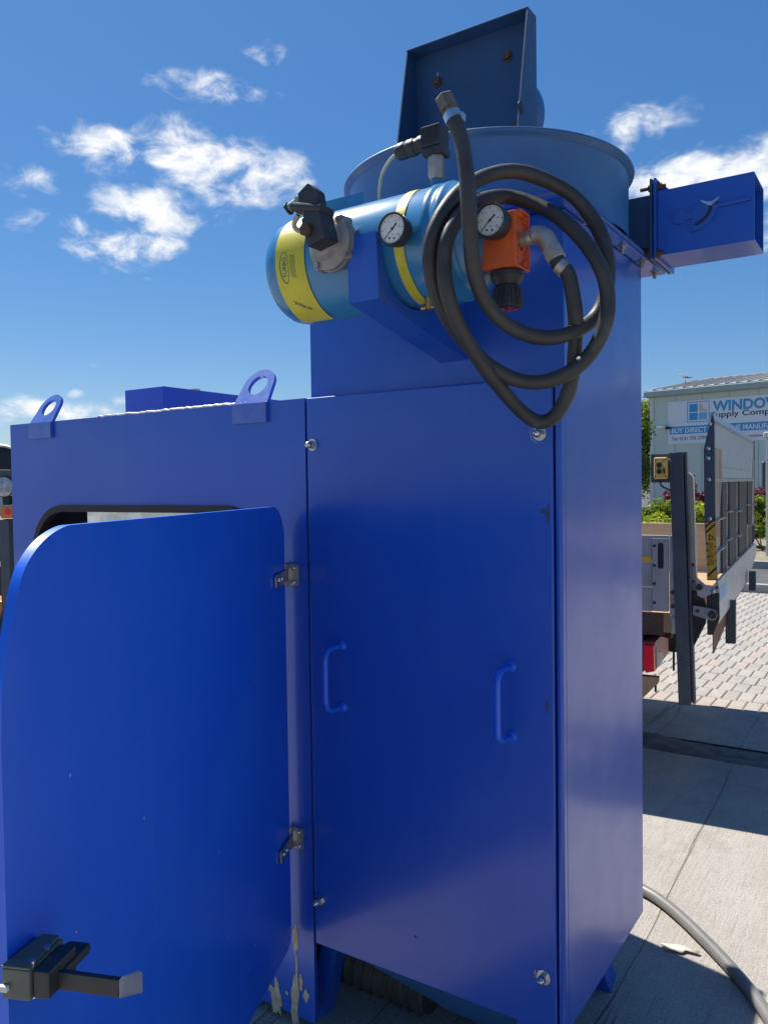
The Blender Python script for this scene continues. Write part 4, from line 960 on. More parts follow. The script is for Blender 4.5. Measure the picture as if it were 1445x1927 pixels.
for dz_ in (.13, -.15):
    b = TB(); b.lathe([(0, .0105), (.005, .0105), (.0052, .0075), (.010, .0075), (.011, .005)], (kc_, -.0622, kz+kh*dz_), (0, -1, 0), 18); b.build('push_button', BLK, kp)
b = TB(); b.box((kc_+.016, -.0640, kz-kh*.24), (kc_+.023, -.0622, kz-kh*.02)); b.build('rocker_switch', BLK, kp)
b = TB(); b.box((kc_+.016, -.0630, kz+kh*.08), (kc_+.022, -.0622, kz+kh*.28)); b.box((kc_-.010, -.0630, kz+kh*.30), (kc_+.010, -.0622, kz+kh*.36)); b.box((kc_-.008, -.0630, kz-kh*.37), (kc_+.014, -.0622, kz-kh*.34)); b.build('button_label', WHT, kp)
for (a, c) in ((-.020, .40), (.024, .40), (-.020, -.40), (.024, -.40)):
    b = TB(); b.lathe([(0, .0028), (.001, .0028)], (kc_+.003+a, -.0622, kz+kh*c), (0, -1, 0), 8); b.build('box_screw', BLK, kp)
a0, a1, a2, a3 = tq(1288, 882, .06), tq(1304, 897, .06), tq(1313, 1133, .06), tq(1299, 1133, .06)
b = TB(); b.prism([(a3[0], .05, a3[1]), (a2[0]-.004, .05, a2[1]), (a1[0], .05, a1[1]), (a0[0], .05, a0[1])], (0, .045, 0), .002); trk = b.build('lift_track', ALU, TR)
for py in (1063, 1094, 1126):
    u_, z_ = tq(1302, py, .05); b = TB(); b.lathe([(0, .008), (.003, .007)], (u_, .0496, z_), (0, -1, 0), 10); b.build('track_rivet', DIRTY, trk)
# platform, folded upright across the tail
UP = tq(1344, 930, .02)[0]
vF = tpu(1418, 1000, UP)[0]
b = TB(); q = [tq(px, py, .012) for px, py in ((1340, 776), (1343, 792), (1345, 1000), (1349, 1092), (1331, 1092), (1325, 985), (1323, 845), (1336, 792))]
b.prism([(u, .012, z) for u, z in q], (0, .018, 0), .001); pl = b.build('platform', DKST, TR)
for (px, py) in ((1335, 797), (1332, 844), (1332, 862), (1333, 902), (1335, 976)):
    u_, z_ = tq(px, py, .012); b = TB(); b.lathe([(0, .0085), (.002, .0085), (.004, .004)], (u_, .0118, z_), (0, -1, 0), 14); b.build('platform_bolt', STEEL, pl)
def face(px, py, du=0): v, z = tpu(px, py, UP+du); return v, z
# far end plate
zt0 = face(1344, 787)[1]; zt1 = face(1415, 815)[1]; zr0 = face(1349, 1088)[1]
VN, VFa = .032, vF
ztop = (zt0+zt1)/2
b = TB(); b.box((UP-.035, VFa, zr0-.02), (UP+.002, VFa+.02, ztop-.02), .002); b.build('platform_end', DKST, TR)
zs = face(1380, 900)[1]                              # lower edge of the plain tip sheet
b = TB(); b.box((UP-.020, VN, zs), (UP-.004, VFa-.001, ztop-.035), .002); b.prism([(UP-.02, VN, ztop-.034), (UP-.003, VN, ztop-.034), (UP-.012, VN, ztop), (UP-.02, VN, ztop)], (0, VFa-VN-.001, 0)); tip = b.build('platform_tip', ALUB, TR)
b = TB(); b.box((UP-.003, VN, ztop-.048), (UP+.002, VFa-.002, ztop-.040)); b.box((UP-.0035, VN+.3, zs+.05), (UP-.0015, VFa-.3, zs+.052)); b.build('tip_fold', ALU, tip)
b = TB(); b.box((UP-.022, VN, zs-.018), (UP+.0, VFa-.001, zs-.0005), .002); b.build('cross_rail', ALU, TR)
# ribs
ribm = mat('dirty_brown_rib', (.075, .068, .062), .65, .2, var=.2, vscale=12)
nr = 4
rv = [(face(a, 920)[0], face(c, 920)[0]) for a, c in ((1359.5, 1367), (1373, 1385.5), (1391, 1403.5), (1407, 1415))]; vr = [a for a, c in rv]; rw = [c-a for a, c in rv]
for v, w_ in rv:
    b = TB(); b.box((UP-.026, v, zr0-.005), (UP-.001, w_, zs-.019), .002); b.build('rib', ribm, TR)
for k, (z, segs) in enumerate(((zr0+.27*(zs-zr0), 5), (zr0+.58*(zs-zr0), 5))):
    ve = [VN]+vr+[VFa]
    for i in range(5):
        b = TB(); v0_ = ve[i]+(rw[i-1] if i else .004); v1_ = ve[i+1]-.004; b.box((UP-.02, v0_, z+(.016*(i % 2))), (UP+.014, v1_, z+.006+(.016*(i % 2))), .001); b.build('fin', ALU, TR)
# expanded mesh strips between ribs
gv, gf = [], []
def addbox(a, c):
    n_ = len(gv)
    for x in (a[0], c[0]):
        for y in (a[1], c[1]):
            for z in (a[2], c[2]): gv.append(TM @ V((x, y, z)))
    for q in ((0,1,3,2),(4,6,7,5),(0,4,5,1),(2,3,7,6),(0,2,6,4),(1,5,7,3)): gf.append([i+n_ for i in q])
ve = [VN]+vr+[VFa]
for i in range(4):
    va, vb2 = ve[i]+(rw[i-1] if i else 0)+.002, ve[i+1]-.002; nzr = 46
    for k in range(nzr):
        z = zr0+(zs-.02-zr0)*k/nzr; addbox((UP-.034, va, z), (UP-.010, vb2, z+.0035))
    nv = max(2, int((vb2-va)/.03))
    for k in range(nv): v = va+(vb2-va)*(k+.5)/nv; addbox((UP-.029, v, zr0), (UP-.023, v+.004, zs-.02))
fromdata('mesh_panel', gv, gf, mat('galvanised_mesh', (.70, .70, .68), .5, .2), TR, 'stuff')
# worn copper-brown corner panels beside the grid
cop = mat('worn_copper_brown_paint', (.26, .17, .11), .42, .25, col2=(.52, .42, .30), vscale=5, dirt=(.42, .09, .05), dscale=4, dthr=.53, stretch=(2.2, 2.2, .8))
for (va, vb2, s_) in ((VN+.003, VN+.30, 1), (VFa-.34, VFa-.003, -1)):
    zu, zm, zl_ = zs+.13, zs-.16, zs-.32
    if s_ > 0: q = [(va, zl_), (va+.16, zl_), (va+.17, zm), (va+.29, zs-.02), (va+.29, zu), (va, zu)]
    else: q = [(vb2, zl_), (vb2-.20, zl_), (vb2-.18, zm), (vb2-.12, zs-.04), (vb2-.10, zu), (vb2, zu)]
    b = TB(); b.prism([(UP-.0035, v, z) for v, z in q], (.003, 0, 0)); b.build('corner_panel', cop, TR)
    va2 = va+.01 if s_ > 0 else vb2-.15; b = TB(); b.box((UP-.0003, va2, zm-.10), (UP+.0004, va2+.14, zm-.03)); b.build('reflective_patch', REDW, TR)
# lower plate and its sticker
zlp = face(1352, 1163)[1]
b = TB(); b.prism([(UP+.003, VN, zlp), (UP+.003, VFa*.72, zlp+.0), (UP+.003, VFa, zlp+.10), (UP+.003, VFa, zr0), (UP+.003, VN, zr0)], (.012, 0, 0), .002); lp = b.build('lower_plate', ALUB, TR)
v0_, z0_ = tpu(1353, 1128, UP+.016); v1_, z1_ = tpu(1366, 1096, UP+.016)
b = TB(); b.box((UP+.0155, v0_+.01, zlp+.09), (UP+.0162, v1_, zr0-.035)); b.build('blue_label', SBLUE2, lp)
b = TB(); b.box((UP-.03, VN, zlp-.03), (UP+.002, VFa*.75, zlp-.002), .003); b.prism([(UP-.01, VN, zlp-.032), (UP-.01, VFa*.5, zlp-.032), (UP-.01, VN, zlp-.13)], (.006, 0, 0)); b.build('rusty_skirt', mat('rusty_red_steel', (.26, .10, .06), .7, var=.3, vscale=10, dirt=(.45, .33, .18), dscale=6, dthr=.58), TR)
# hinge plates and lift arm
q = [tq(px, py, -.004) for px, py in ((1328, 1112), (1352, 1116), (1353, 1165), (1341, 1195), (1330, 1195), (1329, 1150))]
b = TB(); b.prism([(u, -.004, z) for u, z in q], (0, .014, 0), .002); hp_ = b.build('hinge_plate', DIRTY, TR)
q = [tq(px, py, -.012) for px, py in ((1309, 1085), (1326, 1101), (1352, 1104), (1352, 1115), (1338, 1117), (1322, 1126), (1311, 1120))]
b = TB(); b.prism([(u, -.012, z) for u, z in q], (0, .007, 0), .001); b.build('upper_link', ALU, TR)
for (px, py, r_) in ((1341, 1113, .010), (1315, 1105, .014), (1348, 1106, .006)):
    u_, z_ = tq(px, py, -.014); b = TB(); b.lathe([(0, r_), (.005, r_), (.006, r_*.6)], (u_, -.0125, z_), (0, -1, 0), 16); b.build('link_pin', STEEL if r_ == .010 else DIRTY, hp_)
p1, p2 = tq(1312, 1150, -.016), tq(1340, 1157, -.016)
b = TB(); b.prism([(p1[0]-.02, -.016, p1[1]-.018), (p2[0], -.016, p2[1]-.026), (p2[0]+.012, -.016, p2[1]-.02), (p2[0]+.020, -.016, p2[1]), (p2[0]+.012, -.016, p2[1]+.02), (p2[0], -.016, p2[1]+.025), (p1[0]-.02, -.016, p1[1]+.024)], (0, .010, 0), .002); b.build('lift_arm', CAST, TR)
b = TB(); b.lathe([(0, .017), (.006, .017), (.007, .012)], (p2[0], -.0165, p2[1]), (0, -1, 0), 20); b.lathe([(0, .007), (.006, .006)], (p1[0], -.0165, p1[1]), (0, -1, 0), 12); b.build('arm_pin', DIRTY, TR)
q = [tq(px, py, .02) for px, py in ((1302, 1110), (1322, 1118), (1330, 1150), (1326, 1175), (1304, 1218), (1298, 1214))]
b = TB(); b.prism([(u, .02, z) for u, z in q], (0, .03, 0), .002); b.build('arm_mount', DIRTY, TR)
# stabiliser legs of the lift
for (xa, xb, ya, yb, v) in ((1364, 1383, 1142, 1212, .55), (1408, 1421, 1085, 1112, 1.62)):
    c0, c1 = tq(xa, ya, v), tq(xb, yb, v); b = TB(); b.box((c0[0], v, c1[1]), (c1[0], v+.05, c0[1]+.03), .002); b.build('support_leg', DKST, TR)
# warning sticker on the platform edge
q0, q1, q2, q3 = (tq(1327, 983, .011), tq(1345, 982, .011), tq(1348.5, 1089, .011), tq(1330.5, 1090, .011))
b = TB(); b.prism([(u, .0116, z) for u, z in (q3, q2, q1, q0)], (0, -.0006, 0)); wsb = b.build('warning_sticker', HAZ, pl)
def wp(s, t):                                        # sticker coordinates 0..1
    a = V((q3[0]+(q2[0]-q3[0])*s, 0, q3[1]+(q2[1]-q3[1])*s)); c = V((q0[0]+(q1[0]-q0[0])*s, 0, q0[1]+(q1[1]-q0[1])*s)); r = a+(c-a)*t; return V((r.x, .0107, r.z))
b = TB()
for (s0_, s1_, t0_, w_) in ((0, 1, .03, .05), (0, 1, .80, .045), (0, 1, .90, .045), (0, .18, .24, .03), (0, .18, .36, .03), (0, .18, .48, .03), (0, .18, .60, .03), (.84, 1, .30, .03), (.84, 1, .42, .03), (.84, 1, .54, .03), (.84, 1, .66, .03)):
    b.poly([wp(s0_, t0_), wp(s1_, t0_+.14*(s1_-s0_)), wp(s1_, t0_+w_+.14*(s1_-s0_)), wp(s0_, t0_+w_)])
for (a_, c_, d_) in (((.30, .68), (.80, .72), .0), ((.80, .72), (.34, .78), 0), ((.34, .78), (.30, .68), 0)):
    p, q = wp(*a_), wp(*c_); e = (q-p).normalized().cross(V((0, 1, 0)))*.0022; b.poly([p-e, p+e, q+e, q-e])
b.build('sticker_stripes', BLK, pl)
for (s_, body_) in ((.42, 'PLATFORM CAN CRUSH'), (.72, 'KEEP FEET CLEAR')):
    p0_, p1_ = TM @ wp(s_, .24), TM @ wp(s_, .64)
    text('lettering', body_, p0_, p1_-p0_, -tu, (p1_-p0_).length, .012, BLK, pl, .004)
# tail lamp bar
q = [tq(px, py, -.02) for px, py in ((1212, 1212), (1231, 1214), (1232, 1262), (1216, 1264), (1211, 1250))]
b = TB(); b.prism([(u, -.045, z) for u, z in q], (0, .022, 0), .003); tl = b.build('tail_lamp', REDL, TR)
zA, zB_ = tq(1231, 1214, -.02)[1], tq(1231, 1262, -.02)[1]; uA = q[1][0]
b = TB(); b.prism([(uA+.001, -.022, zB_-.004), (uA+.001, -.022, zA+.012), (uA+.004, .33, zA+.02), (uA+.004, .33, zB_+.01)], (-.05, 0, 0), .002); lbr = b.build('lamp_bar', REDW, TR)
b = TB(); b.prism([(uA+.0025, .01, zB_+.004), (uA+.0025, .01, zA-.016), (uA+.0035, .05, zA-.045), (uA+.0045, .14, zB_+.055), (uA+.0045, .19, zB_+.012)], (.001, 0, 0)); b.build('reflector', PALE, lbr)
b = TB(); q0, q1 = tq(1206, 1272, .03), tq(1237, 1310, .03); b.prism([(q0[0]-.5, .03, q0[1]), (tq(1238, 1272, .03)[0], .03, q0[1]), (tq(1237, 1288, .03)[0], .03, tq(1237, 1286, .03)[1]), (tq(1207, 1316, .03)[0], .03, tq(1207, 1316, .03)[1]), (q0[0]-.5, .03, tq(1207, 1316, .03)[1])], (0, .04, 0), .002); b.build('underrun_board', SANDW, TR)
b = TB(); b.box((uA-.9, .02, zB_-.02), (uA-.055, .30, zA+.06)); b.build('mudguard', DIRTY, TR)
for (px, y0_, y1_) in ((1233, 1286, 1302), (1267, 1225, 1262)):
    a, c = tq(px, y0_, .1), tq(px, y1_, .1); b = TB(); b.cyl((a[0], .1, a[1]), (c[0], .1, c[1]), .005, n=8); b.lathe([(0, .012), (.03, .012)], (a[0], .1, a[1]), (0, 0, 1), 8); b.build('hanging_bolt', DIRTY, TR)
for k in range(3):
    a, c = tq(1296+k*4, 1000, .10), tq(1306+k*5, 1132+k*6, .07); e = tq(1318+k*4, 1160+k*5, .06)
    b = TB(); b.tube(spline([(a[0], .10, a[1]+.25), (a[0], .10, a[1]), ((a[0]+c[0])/2-.01, .09, (a[1]+c[1])/2), (c[0], .07, c[1]), (e[0], .06, e[1])], 6), .007, 8); b.build('hydraulic_hose', GASK, TR)
b = TB(); b.tube(spline([(kc_, -.04, k1[1]), (kc_+.004, -.035, k1[1]-.03), (k1[0]+.01, -.02, k1[1]-.055), (k1[0]+.016, -.012, k1[1]-.10)], 6), .004, 8); b.build('control_cable', GASK, TR)
# wheels and cab (mostly behind the machines)
def wheel(u, v):
    b = TB(); r_ = .32; b.lathe([(0, r_*.62), (.02, r_*.95), (.05, r_), (.17, r_), (.20, r_*.95), (.22, r_*.62)], (u, v, r_), (0, 1, 0), 32, cap=False); w_ = b.build('wheel', TYRE, TR)
    b = TB(); b.lathe([(.03, r_*.63), (.05, r_*.5), (.06, r_*.2), (.03, .01)], (u, v, r_), (0, 1, 0), 24, cap=False); b.lathe([(.19, r_*.63), (.17, r_*.3), (.17, .01)], (u, v, r_), (0, 1, 0), 24, cap=False); b.build('rim', ALUB, w_)
for u in (-1.25, L0-.75):
    for v in (.10, TWID-.32): wheel(u, v)
b = TB(); c0 = L0-.08; b.prism([(c0, .08, .34), (c0, .08, 1.66), (c0-.75, .08, 1.66), (c0-1.15, .08, 1.10), (c0-1.75, .08, .92), (c0-1.80, .08, .34)], (0, TWID-.16, 0), .05); cab = b.build('cab', WVAN, TR)
b = TB(); b.prism([(c0-.20, .074, 1.08), (c0-.20, .074, 1.55), (c0-.72, .074, 1.55), (c0-1.02, .074, 1.10)], (0, .004, 0)); b.prism([(c0-.20, TWID-.078, 1.08), (c0-.20, TWID-.078, 1.55), (c0-.72, TWID-.078, 1.55), (c0-1.02, TWID-.078, 1.10)], (0, .004, 0)); b.build('side_window', GLASS, cab)
b = TB(); b.box((c0+.001, .35, 1.15), (c0+.005, TWID-.35, 1.55)); b.build('rear_window', GLASS, cab)

# ================================================================== BUILDING WITH SIGN
BO = dep(1226, 900, 34.0); BO.z = 0
aw = R(98.7-0.0); wu = V((math.sin(aw), math.cos(aw), 0)); wn = V((wu.y, -wu.x, 0)); wn = -wn if wn.dot(CAMP-BO) < 0 else wn      # along the wall, out towards us
def wq(px, py, o=0): p = onp(px, py, BO+wn*o, wn); return (p-BO).dot(wu), p.z
WM = Matrix((wu, -wn, V((0, 0, 1)))).transposed().to_4x4(); WM.translation = BO
def WB(): return B(WM)
ze = wq(1230, 748)[1]; zg = wq(1230, 737)[1]; WL, WD = 26.0, 11.0
WH = thing('warehouse', 'pale clad trade warehouse with big blue and white window company sign', 'warehouse', BO)
b = WB(); b.box((0, 0, -.1), (WL, WD, ze)); wall = b.build('wall', CLAD, WH)
k = 0; sw = wq(1252, 800)[0]-wq(1226, 800)[0]
xs = 0.0
for i in range(24):
    xx = i*1.09+1.0
    b = WB(); b.box((xx, -.012, 0), (xx+.02, -.0005, ze-.01)); b.build('panel_joint', GUT, wall)
b = WB(); b.box((-.06, -.06, 0), (.09, .1, ze-.005), .01); b.build('corner_trim', mat('pale_trim', (.6, .66, .63), .5), wall)
b = WB(); b.box((-.25, -.30, ze), (WL+.2, -.002, zg), .05); b.build('gutter', GUT, WH)
b = WB(); b.box((-.25, .0, ze), (-.002, WD, zg), .03); b.build('side_gutter', GUT, WH)
rid_d = WD/2; pr_ = onp(1326, 716, BO-wn*rid_d, wn); ru, zr = (pr_-BO).dot(wu), pr_.z
b = WB(); e0 = (-.2, -.25, zg-.02)
P1, P2 = (ru, rid_d, zr), (WL, rid_d, zr)
def roofpoly(pts): b.prism(pts, (0, 0, .05))
roofpoly([e0, (WL+.1, -.25, zg-.02), P2, P1]); roofpoly([e0, P1, (-.2, WD+.2, zg-.02)]); roofpoly([(-.2, WD+.2, zg-.02), P1, P2, (WL+.1, WD+.2, zg-.02)])
roof = b.build('roof', ROOF, WH)
# standing ribs up the slope
for i in range(60):
    xx = .15+i*.42; t0 = 0.0
    if xx > WL: break
    top = 1.0 if xx >= ru else max(0.02, (xx+.2)/(ru+.2))
    y1_ = -.25+(rid_d+.25)*top; z1_ = zg+.03+(zr-zg+.02)*top
    b = WB(); b.prism([(xx, -.25, zg+.03), (xx+.07, -.25, zg+.03), (xx+.055, -.25, zg+.075), (xx+.015, -.25, zg+.075)], (0, y1_+.25, z1_-zg-.03)); b.build('roof_rib', ROOFD if i % 1 else ROOF, roof)
b = WB(); b.prism([(ru-.1, rid_d-.18, zr+.035), (ru-.1, rid_d, zr+.10), (ru-.1, rid_d+.18, zr+.035)], (WL-ru, 0, 0)); b.build('ridge_cap', ROOFD, roof)
# sign board
s0_, t1_ = wq(1256, 757, .02); _, t0_ = wq(1257, 836, .02); s1_ = s0_+15.0
# true rectangle on the wall
zt_s = wq(1256, 757, .02)[1]; zb_s = wq(1257, 836, .02)[1]
b = WB(); b.box((s0_, -.02, zb_s), (s1_, -.001, zt_s), .004); sg = b.build('sign_board', SIGNW, WH)
def WP3(s, z, o=.024): return BO+wu*s+wn*o+V((0, 0, z))
la, lz1 = wq(1292, 757, .02); lb_, _ = wq(1334, 757, .02); lz0 = wq(1292, 795.5, .02)[1]; lz1 = wq(1292, 757, .02)[1]
lw = lb_-la; lh = lz1-lz0
b = WB()
def wrect(b, s0, s1, z0, z1, o=.0225): b.box((s0, -o, z0), (s1, -.0205, z1))
t_ = .03
wrect(b, la, lb_, lz1-t_, lz1); wrect(b, la, lb_, lz0, lz0+t_); wrect(b, la, la+t_, lz0+t_, lz1-t_); wrect(b, lb_-t_, lb_, lz0+t_, lz1-t_); b.build('logo_frame', SBLUE, sg)
mx_, mz_ = la+lw*.5, lz0+lh*.48; g_ = .02
b = WB(); wrect(b, la+.09, mx_-g_, mz_+g_, lz1-.09); wrect(b, la+.09, mx_-g_, lz0+.09, mz_-g_); b.build('logo_pane', SBLUE, sg)
b = WB(); wrect(b, mx_+g_, lb_-.09, lz0+.09, mz_-g_); b.build('logo_pane', SBLUE2, sg)
b = WB(); xa, xb, za, zb2 = mx_+g_+.02, lb_-.1, mz_+g_, lz1-.09
b.prism([(xa, -.0205, za), (xb, -.0205, za), (xb, -.0205, za+(zb2-za)*.25), (xb-.12*lw, -.0205, za+(zb2-za)*.28), (xa+.18*lw, -.0205, za+(zb2-za)*.55), (xa+.12*lw, -.0205, zb2), (xa, -.0205, zb2)], (0, -.002, 0)); b.build('logo_pane', SCREAM, sg)
def wtext(body, pxa, pya, hpx_top, s_end=None, width=None, mt=SBLUE, wt=.0):
    s, z = wq(pxa, pya, .024); zt = wq(pxa, hpx_top, .024)[1]
    return text('lettering', body, WP3(s, z), wu, (0, 0, 1), width or (s_end-s), zt-z, mt, sg, wt)
sW = wq(1340, 772, .024)[0]; sO = wq(1443, 765, .024)[0]
wtext('WINDOW', 1340, 773.5, 755.5, width=(sO-sW)*6/5*1.05, mt=SBLUE, wt=.038)
sS = wq(1341, 785, .024)[0]; sp_ = wq(1358, 785, .024)[0]; sC = wq(1399, 785, .024)[0]; ppc = wq(1445, 780, .024)[0]
wtext('Supply Company', 1337, 785.5, 775.5, width=(ppc-sS)*14/10.4, mt=SNAVY, wt=.018)
bz0, bz1 = wq(1260, 818, .02)[1], wq(1260, 803.5, .02)[1]; bs0 = wq(1260, 810, .02)[0]
b = WB(); wrect(b, bs0, s1_-.3, bz0, bz1); b.build('sign_stripe', SBLUE, sg)
sB = wq(1263, 815, .024)[0]; sM = wq(1402, 805, .024)[0]
wtext('BUY DIRECT FROM THE MANUFACTURER', 1263, 815.5, 806.5, width=(sM-sB)*32/19.3, mt=SIGNW, wt=.022)
sT = wq(1263, 829, .024)[0]; sT9 = wq(1326, 825, .024)[0]
wtext('Tel: 0131 370 3709', 1263, 829.5, 823, width=(sT9-sT)*1.04, mt=SNAVY, wt=.012)
sU = wq(1417, 822, .024)[0]
wtext('www.windowsupplycompany.co.uk', 1386, 823.5, 818, width=(wq(1445, 820, .024)[0]-sU)*29/6.4, mt=SNAVY, wt=.010)
# small flood lamp on the wall
u_, z_ = wq(1245, 804, .1); b = WB(); b.box((u_-.25, -.10, z_-.05), (u_-.08, -.001, z_+.06), .01); b.box((u_-.05, -.20, z_-.06), (u_+.18, -.001, z_+.04), .02); b.build('wall_lamp', WHT, WH)
b = WB(); b.box((u_+.18, -.24, z_-.10), (u_+.34, -.05, z_-.0), .02); b.build('lamp_head', BLK, WH)

# gull on the roof hip
gp = onp(1289, 724, BO-wn*2.4, wn); gs = 1.25
def skin_fig(name, nodes, edges, mt):
    me = bpy.data.meshes.new(name); me.from_pydata([V(n[0])*gs for n in nodes], edges, []); o = bpy.data.objects.new(name, me); COL.objects.link(o)
    sk = o.modifiers.new('k', 'SKIN'); sub = o.modifiers.new('u', 'SUBSURF'); sub.levels = sub.render_levels = 2
    for i, n in enumerate(nodes): me.skin_vertices[0].data[i].radius = (n[1]*gs, n[2]*gs)
    me.skin_vertices[0].data[0].use_root = True
    dg = bpy.context.evaluated_depsgraph_get(); m2 = bpy.data.meshes.new_from_object(o.evaluated_get(dg)); bpy.data.objects.remove(o)
    m2.materials.clear(); m2.materials.append(mt); m2.polygons.foreach_set('use_smooth', [True]*len(m2.polygons)); return m2
gnodes = [((0, 0, 0.02), .055, .055), ((-.07, 0, .035), .062, .055), ((.09, 0, .012), .045, .04), ((.17, 0, .0), .022, .016), ((.25, 0, -.005), .010, .006), ((-.125, 0, .09), .036, .034), ((-.150, 0, .135), .036, .034), ((-.185, 0, .138), .016, .016), ((-.215, 0, .130), .006, .008)]
gm = skin_fig('gull', gnodes, [(0, 1), (0, 2), (2, 3), (3, 4), (1, 5), (5, 6), (6, 7), (7, 8)], mat('white_plumage', (.75, .75, .74), .6))
GU = bpy.data.objects.new('gull', gm); COL.objects.link(GU); WP['gull'] = gp+V((0, 0, .27)); GU.location = WP['gull']; tag(GU, 'white gull with grey wings standing on the warehouse roof edge', 'bird')
yaw_ = math.atan2(CR.y, CR.x); GU.rotation_euler = (0, 0, yaw_)
def gpart(name, pts, d, mt):
    b = B(); b.prism([V(p)*gs for p in pts], V(d)*gs, .004); me = bpy.data.meshes.new(name); bmesh.ops.recalc_face_normals(b.bm, faces=b.bm.faces); b.bm.to_mesh(me); b.bm.free(); me.materials.append(mt)
    o = bpy.data.objects.new(name, me); COL.objects.link(o); o.parent = GU; return o
gw = mat('grey_wing_feathers', (.22, .23, .25), .7)
for s_ in (-1, 1): gpart('wing', [(-.10, s_*.050, .055), (.02, s_*.062, .075), (.16, s_*.040, .040), (.30, s_*.015, .012), (.14, s_*.045, .005), (0, s_*.060, .0), (-.09, s_*.052, .01)], (0, s_*.012, 0), gw)
for s_ in (-1, 1): gpart('leg', [(-.005, s_*.02-.004, -.04), (.006, s_*.02-.004, -.04), (.006, s_*.02-.004, -.15), (-.02, s_*.02-.004, -.15)], (0, .008, 0), AMB)
gpart('beak', [(-.205, -.006, .136), (-.245, -.002, .126), (-.240, -.002, .120), (-.205, -.006, .124)], (0, .012, 0), YREF)

# ================================================================== VEGETATION
def leaves(name, n, pos, size, mt, seed, parent=None, kind=None, lens=1.6):
    rg = random.Random(seed); vv, ff = [], []
    for i in range(n):
        p = V(pos(rg)); s_ = size*rg.uniform(.6, 1.3); a = V((rg.gauss(0, 1), rg.gauss(0, 1), rg.gauss(0, .7))).normalized(); c = a.orthogonal().normalized()
        c = (c*math.cos(rg.uniform(0, 6.28))+a.cross(c)*math.sin(rg.uniform(0, 6.28))).normalized(); e = a*s_*lens; w = c*s_
        k = len(vv); nrm = a.cross(c)*s_*.25
        vv += [p-e*.5, p+w*.45-nrm*.3, p+e*.5, p-w*.45-nrm*.3]; ff.append((k, k+1, k+2, k+3))
    return fromdata(name, vv, ff, mt, parent, kind)
def crown(c, rad, nb, seed):
    rg = random.Random(seed); bl = []
    for i in range(nb):
        a = rg.uniform(0, 6.28); el = rg.uniform(-.8, 1.2); q = rg.uniform(.35, .9)
        bl.append((V(c)+V((rad[0]*q*math.cos(a)*math.cos(el), rad[1]*q*math.sin(a)*math.cos(el), rad[2]*q*math.sin(el))), rg.uniform(.22, .42)))
    def pos(r):
        p, s_ = bl[r.randrange(nb)]; d = V((r.gauss(0, 1), r.gauss(0, 1), r.gauss(0, 1))).normalized()*(r.random()**.45)
        return p+V((d.x*rad[0]*s_, d.y*rad[1]*s_, d.z*rad[2]*s_))
    return bl, pos
def tree(base, h, rad, n, seed, label, size=.14, mt=LEAFT, group=None, low=.25):
    base = V(base); T_ = thing('tree', label, 'tree', base, 'trees behind the yard')
    c = base+V((0, 0, h*(low+1)/2)); bl, pos = crown(c, (rad, rad, h*(1-low)/2), 26, seed)
    b = B(); rg = random.Random(seed+1)
    tp = [base+V((0, 0, 0)), base+V((.05, .03, h*.25)), base+V((-.04, .05, h*.5)), base+V((.03, 0, h*.82))]
    b.tube(spline(tp, 4), [.14*h/6*(1-.85*k/12)+.01 for k in range(13)], 8)
    for (p, s_) in bl[:12]:
        a = base+V((0, 0, h*rg.uniform(.28, .6))); b.tube(spline([a, (a+p)/2+V((0, 0, .1*h/6)), p], 3), [.05*h/6*(1-.8*k/6) for k in range(7)], 6)
    b.build('trunk', BARK, T_)
    leaves('crown', n, pos, size, mt, seed+2, T_); return T_
def gz(px, py, z): p = dep(px, py, z); p.z = 0; return p
tree(gz(1190, 900, 36), 5.6, 1.9, 10000, 21, 'bushy green tree beside the left end of the warehouse', .12, leafmat('light_green_tree_leaf', (.09, .16, .018), (.30, .34, .04)), low=.08)  # leaves a lighter green than on the smaller tree
tree(gz(1158, 900, 30), 4.3, 1.4, 5500, 25, 'smaller green tree half hidden behind the tower edge', .10, LEAFT, low=.15)
tree(gz(-40, 880, 60), 4.9, 3.2, 2600, 31, 'distant scrubby tree above the grey shed roof at the left edge', .22, LEAFH, low=.1)
# hedge shrubs, each its own plant
hi = 0
def shrub(px, z, w, h, mt, label, seed, name='shrub', n=1700, size=.05, group=None):
    base = gz(px, 900, z); base.z = .06; P_ = thing(name, label, 'shrub', base, 'shrubs of the hedge beyond the road')
    bl, pos = crown(base+V((0, 0, h*.52)), (w, w*.7, h*.5), 16, seed); leaves('foliage', int(n*2.1), pos, size, mt, seed, P_)
    b = B(); rg = random.Random(seed)
    for (p, s_) in bl[:7]: b.tube([base+V((rg.uniform(-.1, .1), rg.uniform(-.1, .1), -.1)), (base+p)/2+V((0, 0, .1)), p], [.018, .012, .006], 5)
    b.build('stem', BARK, P_)
shrub(1205, 16.5, .75, .98, LEAFH, 'green hedge shrub in the gap between the tower edge and the lift column', 41, n=2600)
shrub(1238, 15.6, .55, .74, LEAFY, 'low yellow leaved shrub behind the lift column', 42, n=2200)
shrub(1212, 14.6, .55, .60, LEAFY, 'bright yellow low shrub beside the tower edge, in front of the hedge', 43, n=2200)
shrub(1275, 16.4, .7, 1.02, LEAFH, 'green shrub right behind the steel lift column', 44, n=2400)
shrub(1312, 15.6, .6, .98, LEAFY, 'yellow green shrub seen between lift column and raised platform', 45, n=2600)
shrub(1350, 16.5, .7, 1.00, LEAFH, 'green hedge shrub seen through the platform grid', 46, n=2200)
shrub(1395, 16.2, .65, .95, LEAFH, 'hedge shrub behind the far end of the platform', 47, n=2000)
shrub(1440, 15.2, .62, 1.12, LEAFH, 'tall green hedge shrub at the right edge of the view', 48, n=2800)
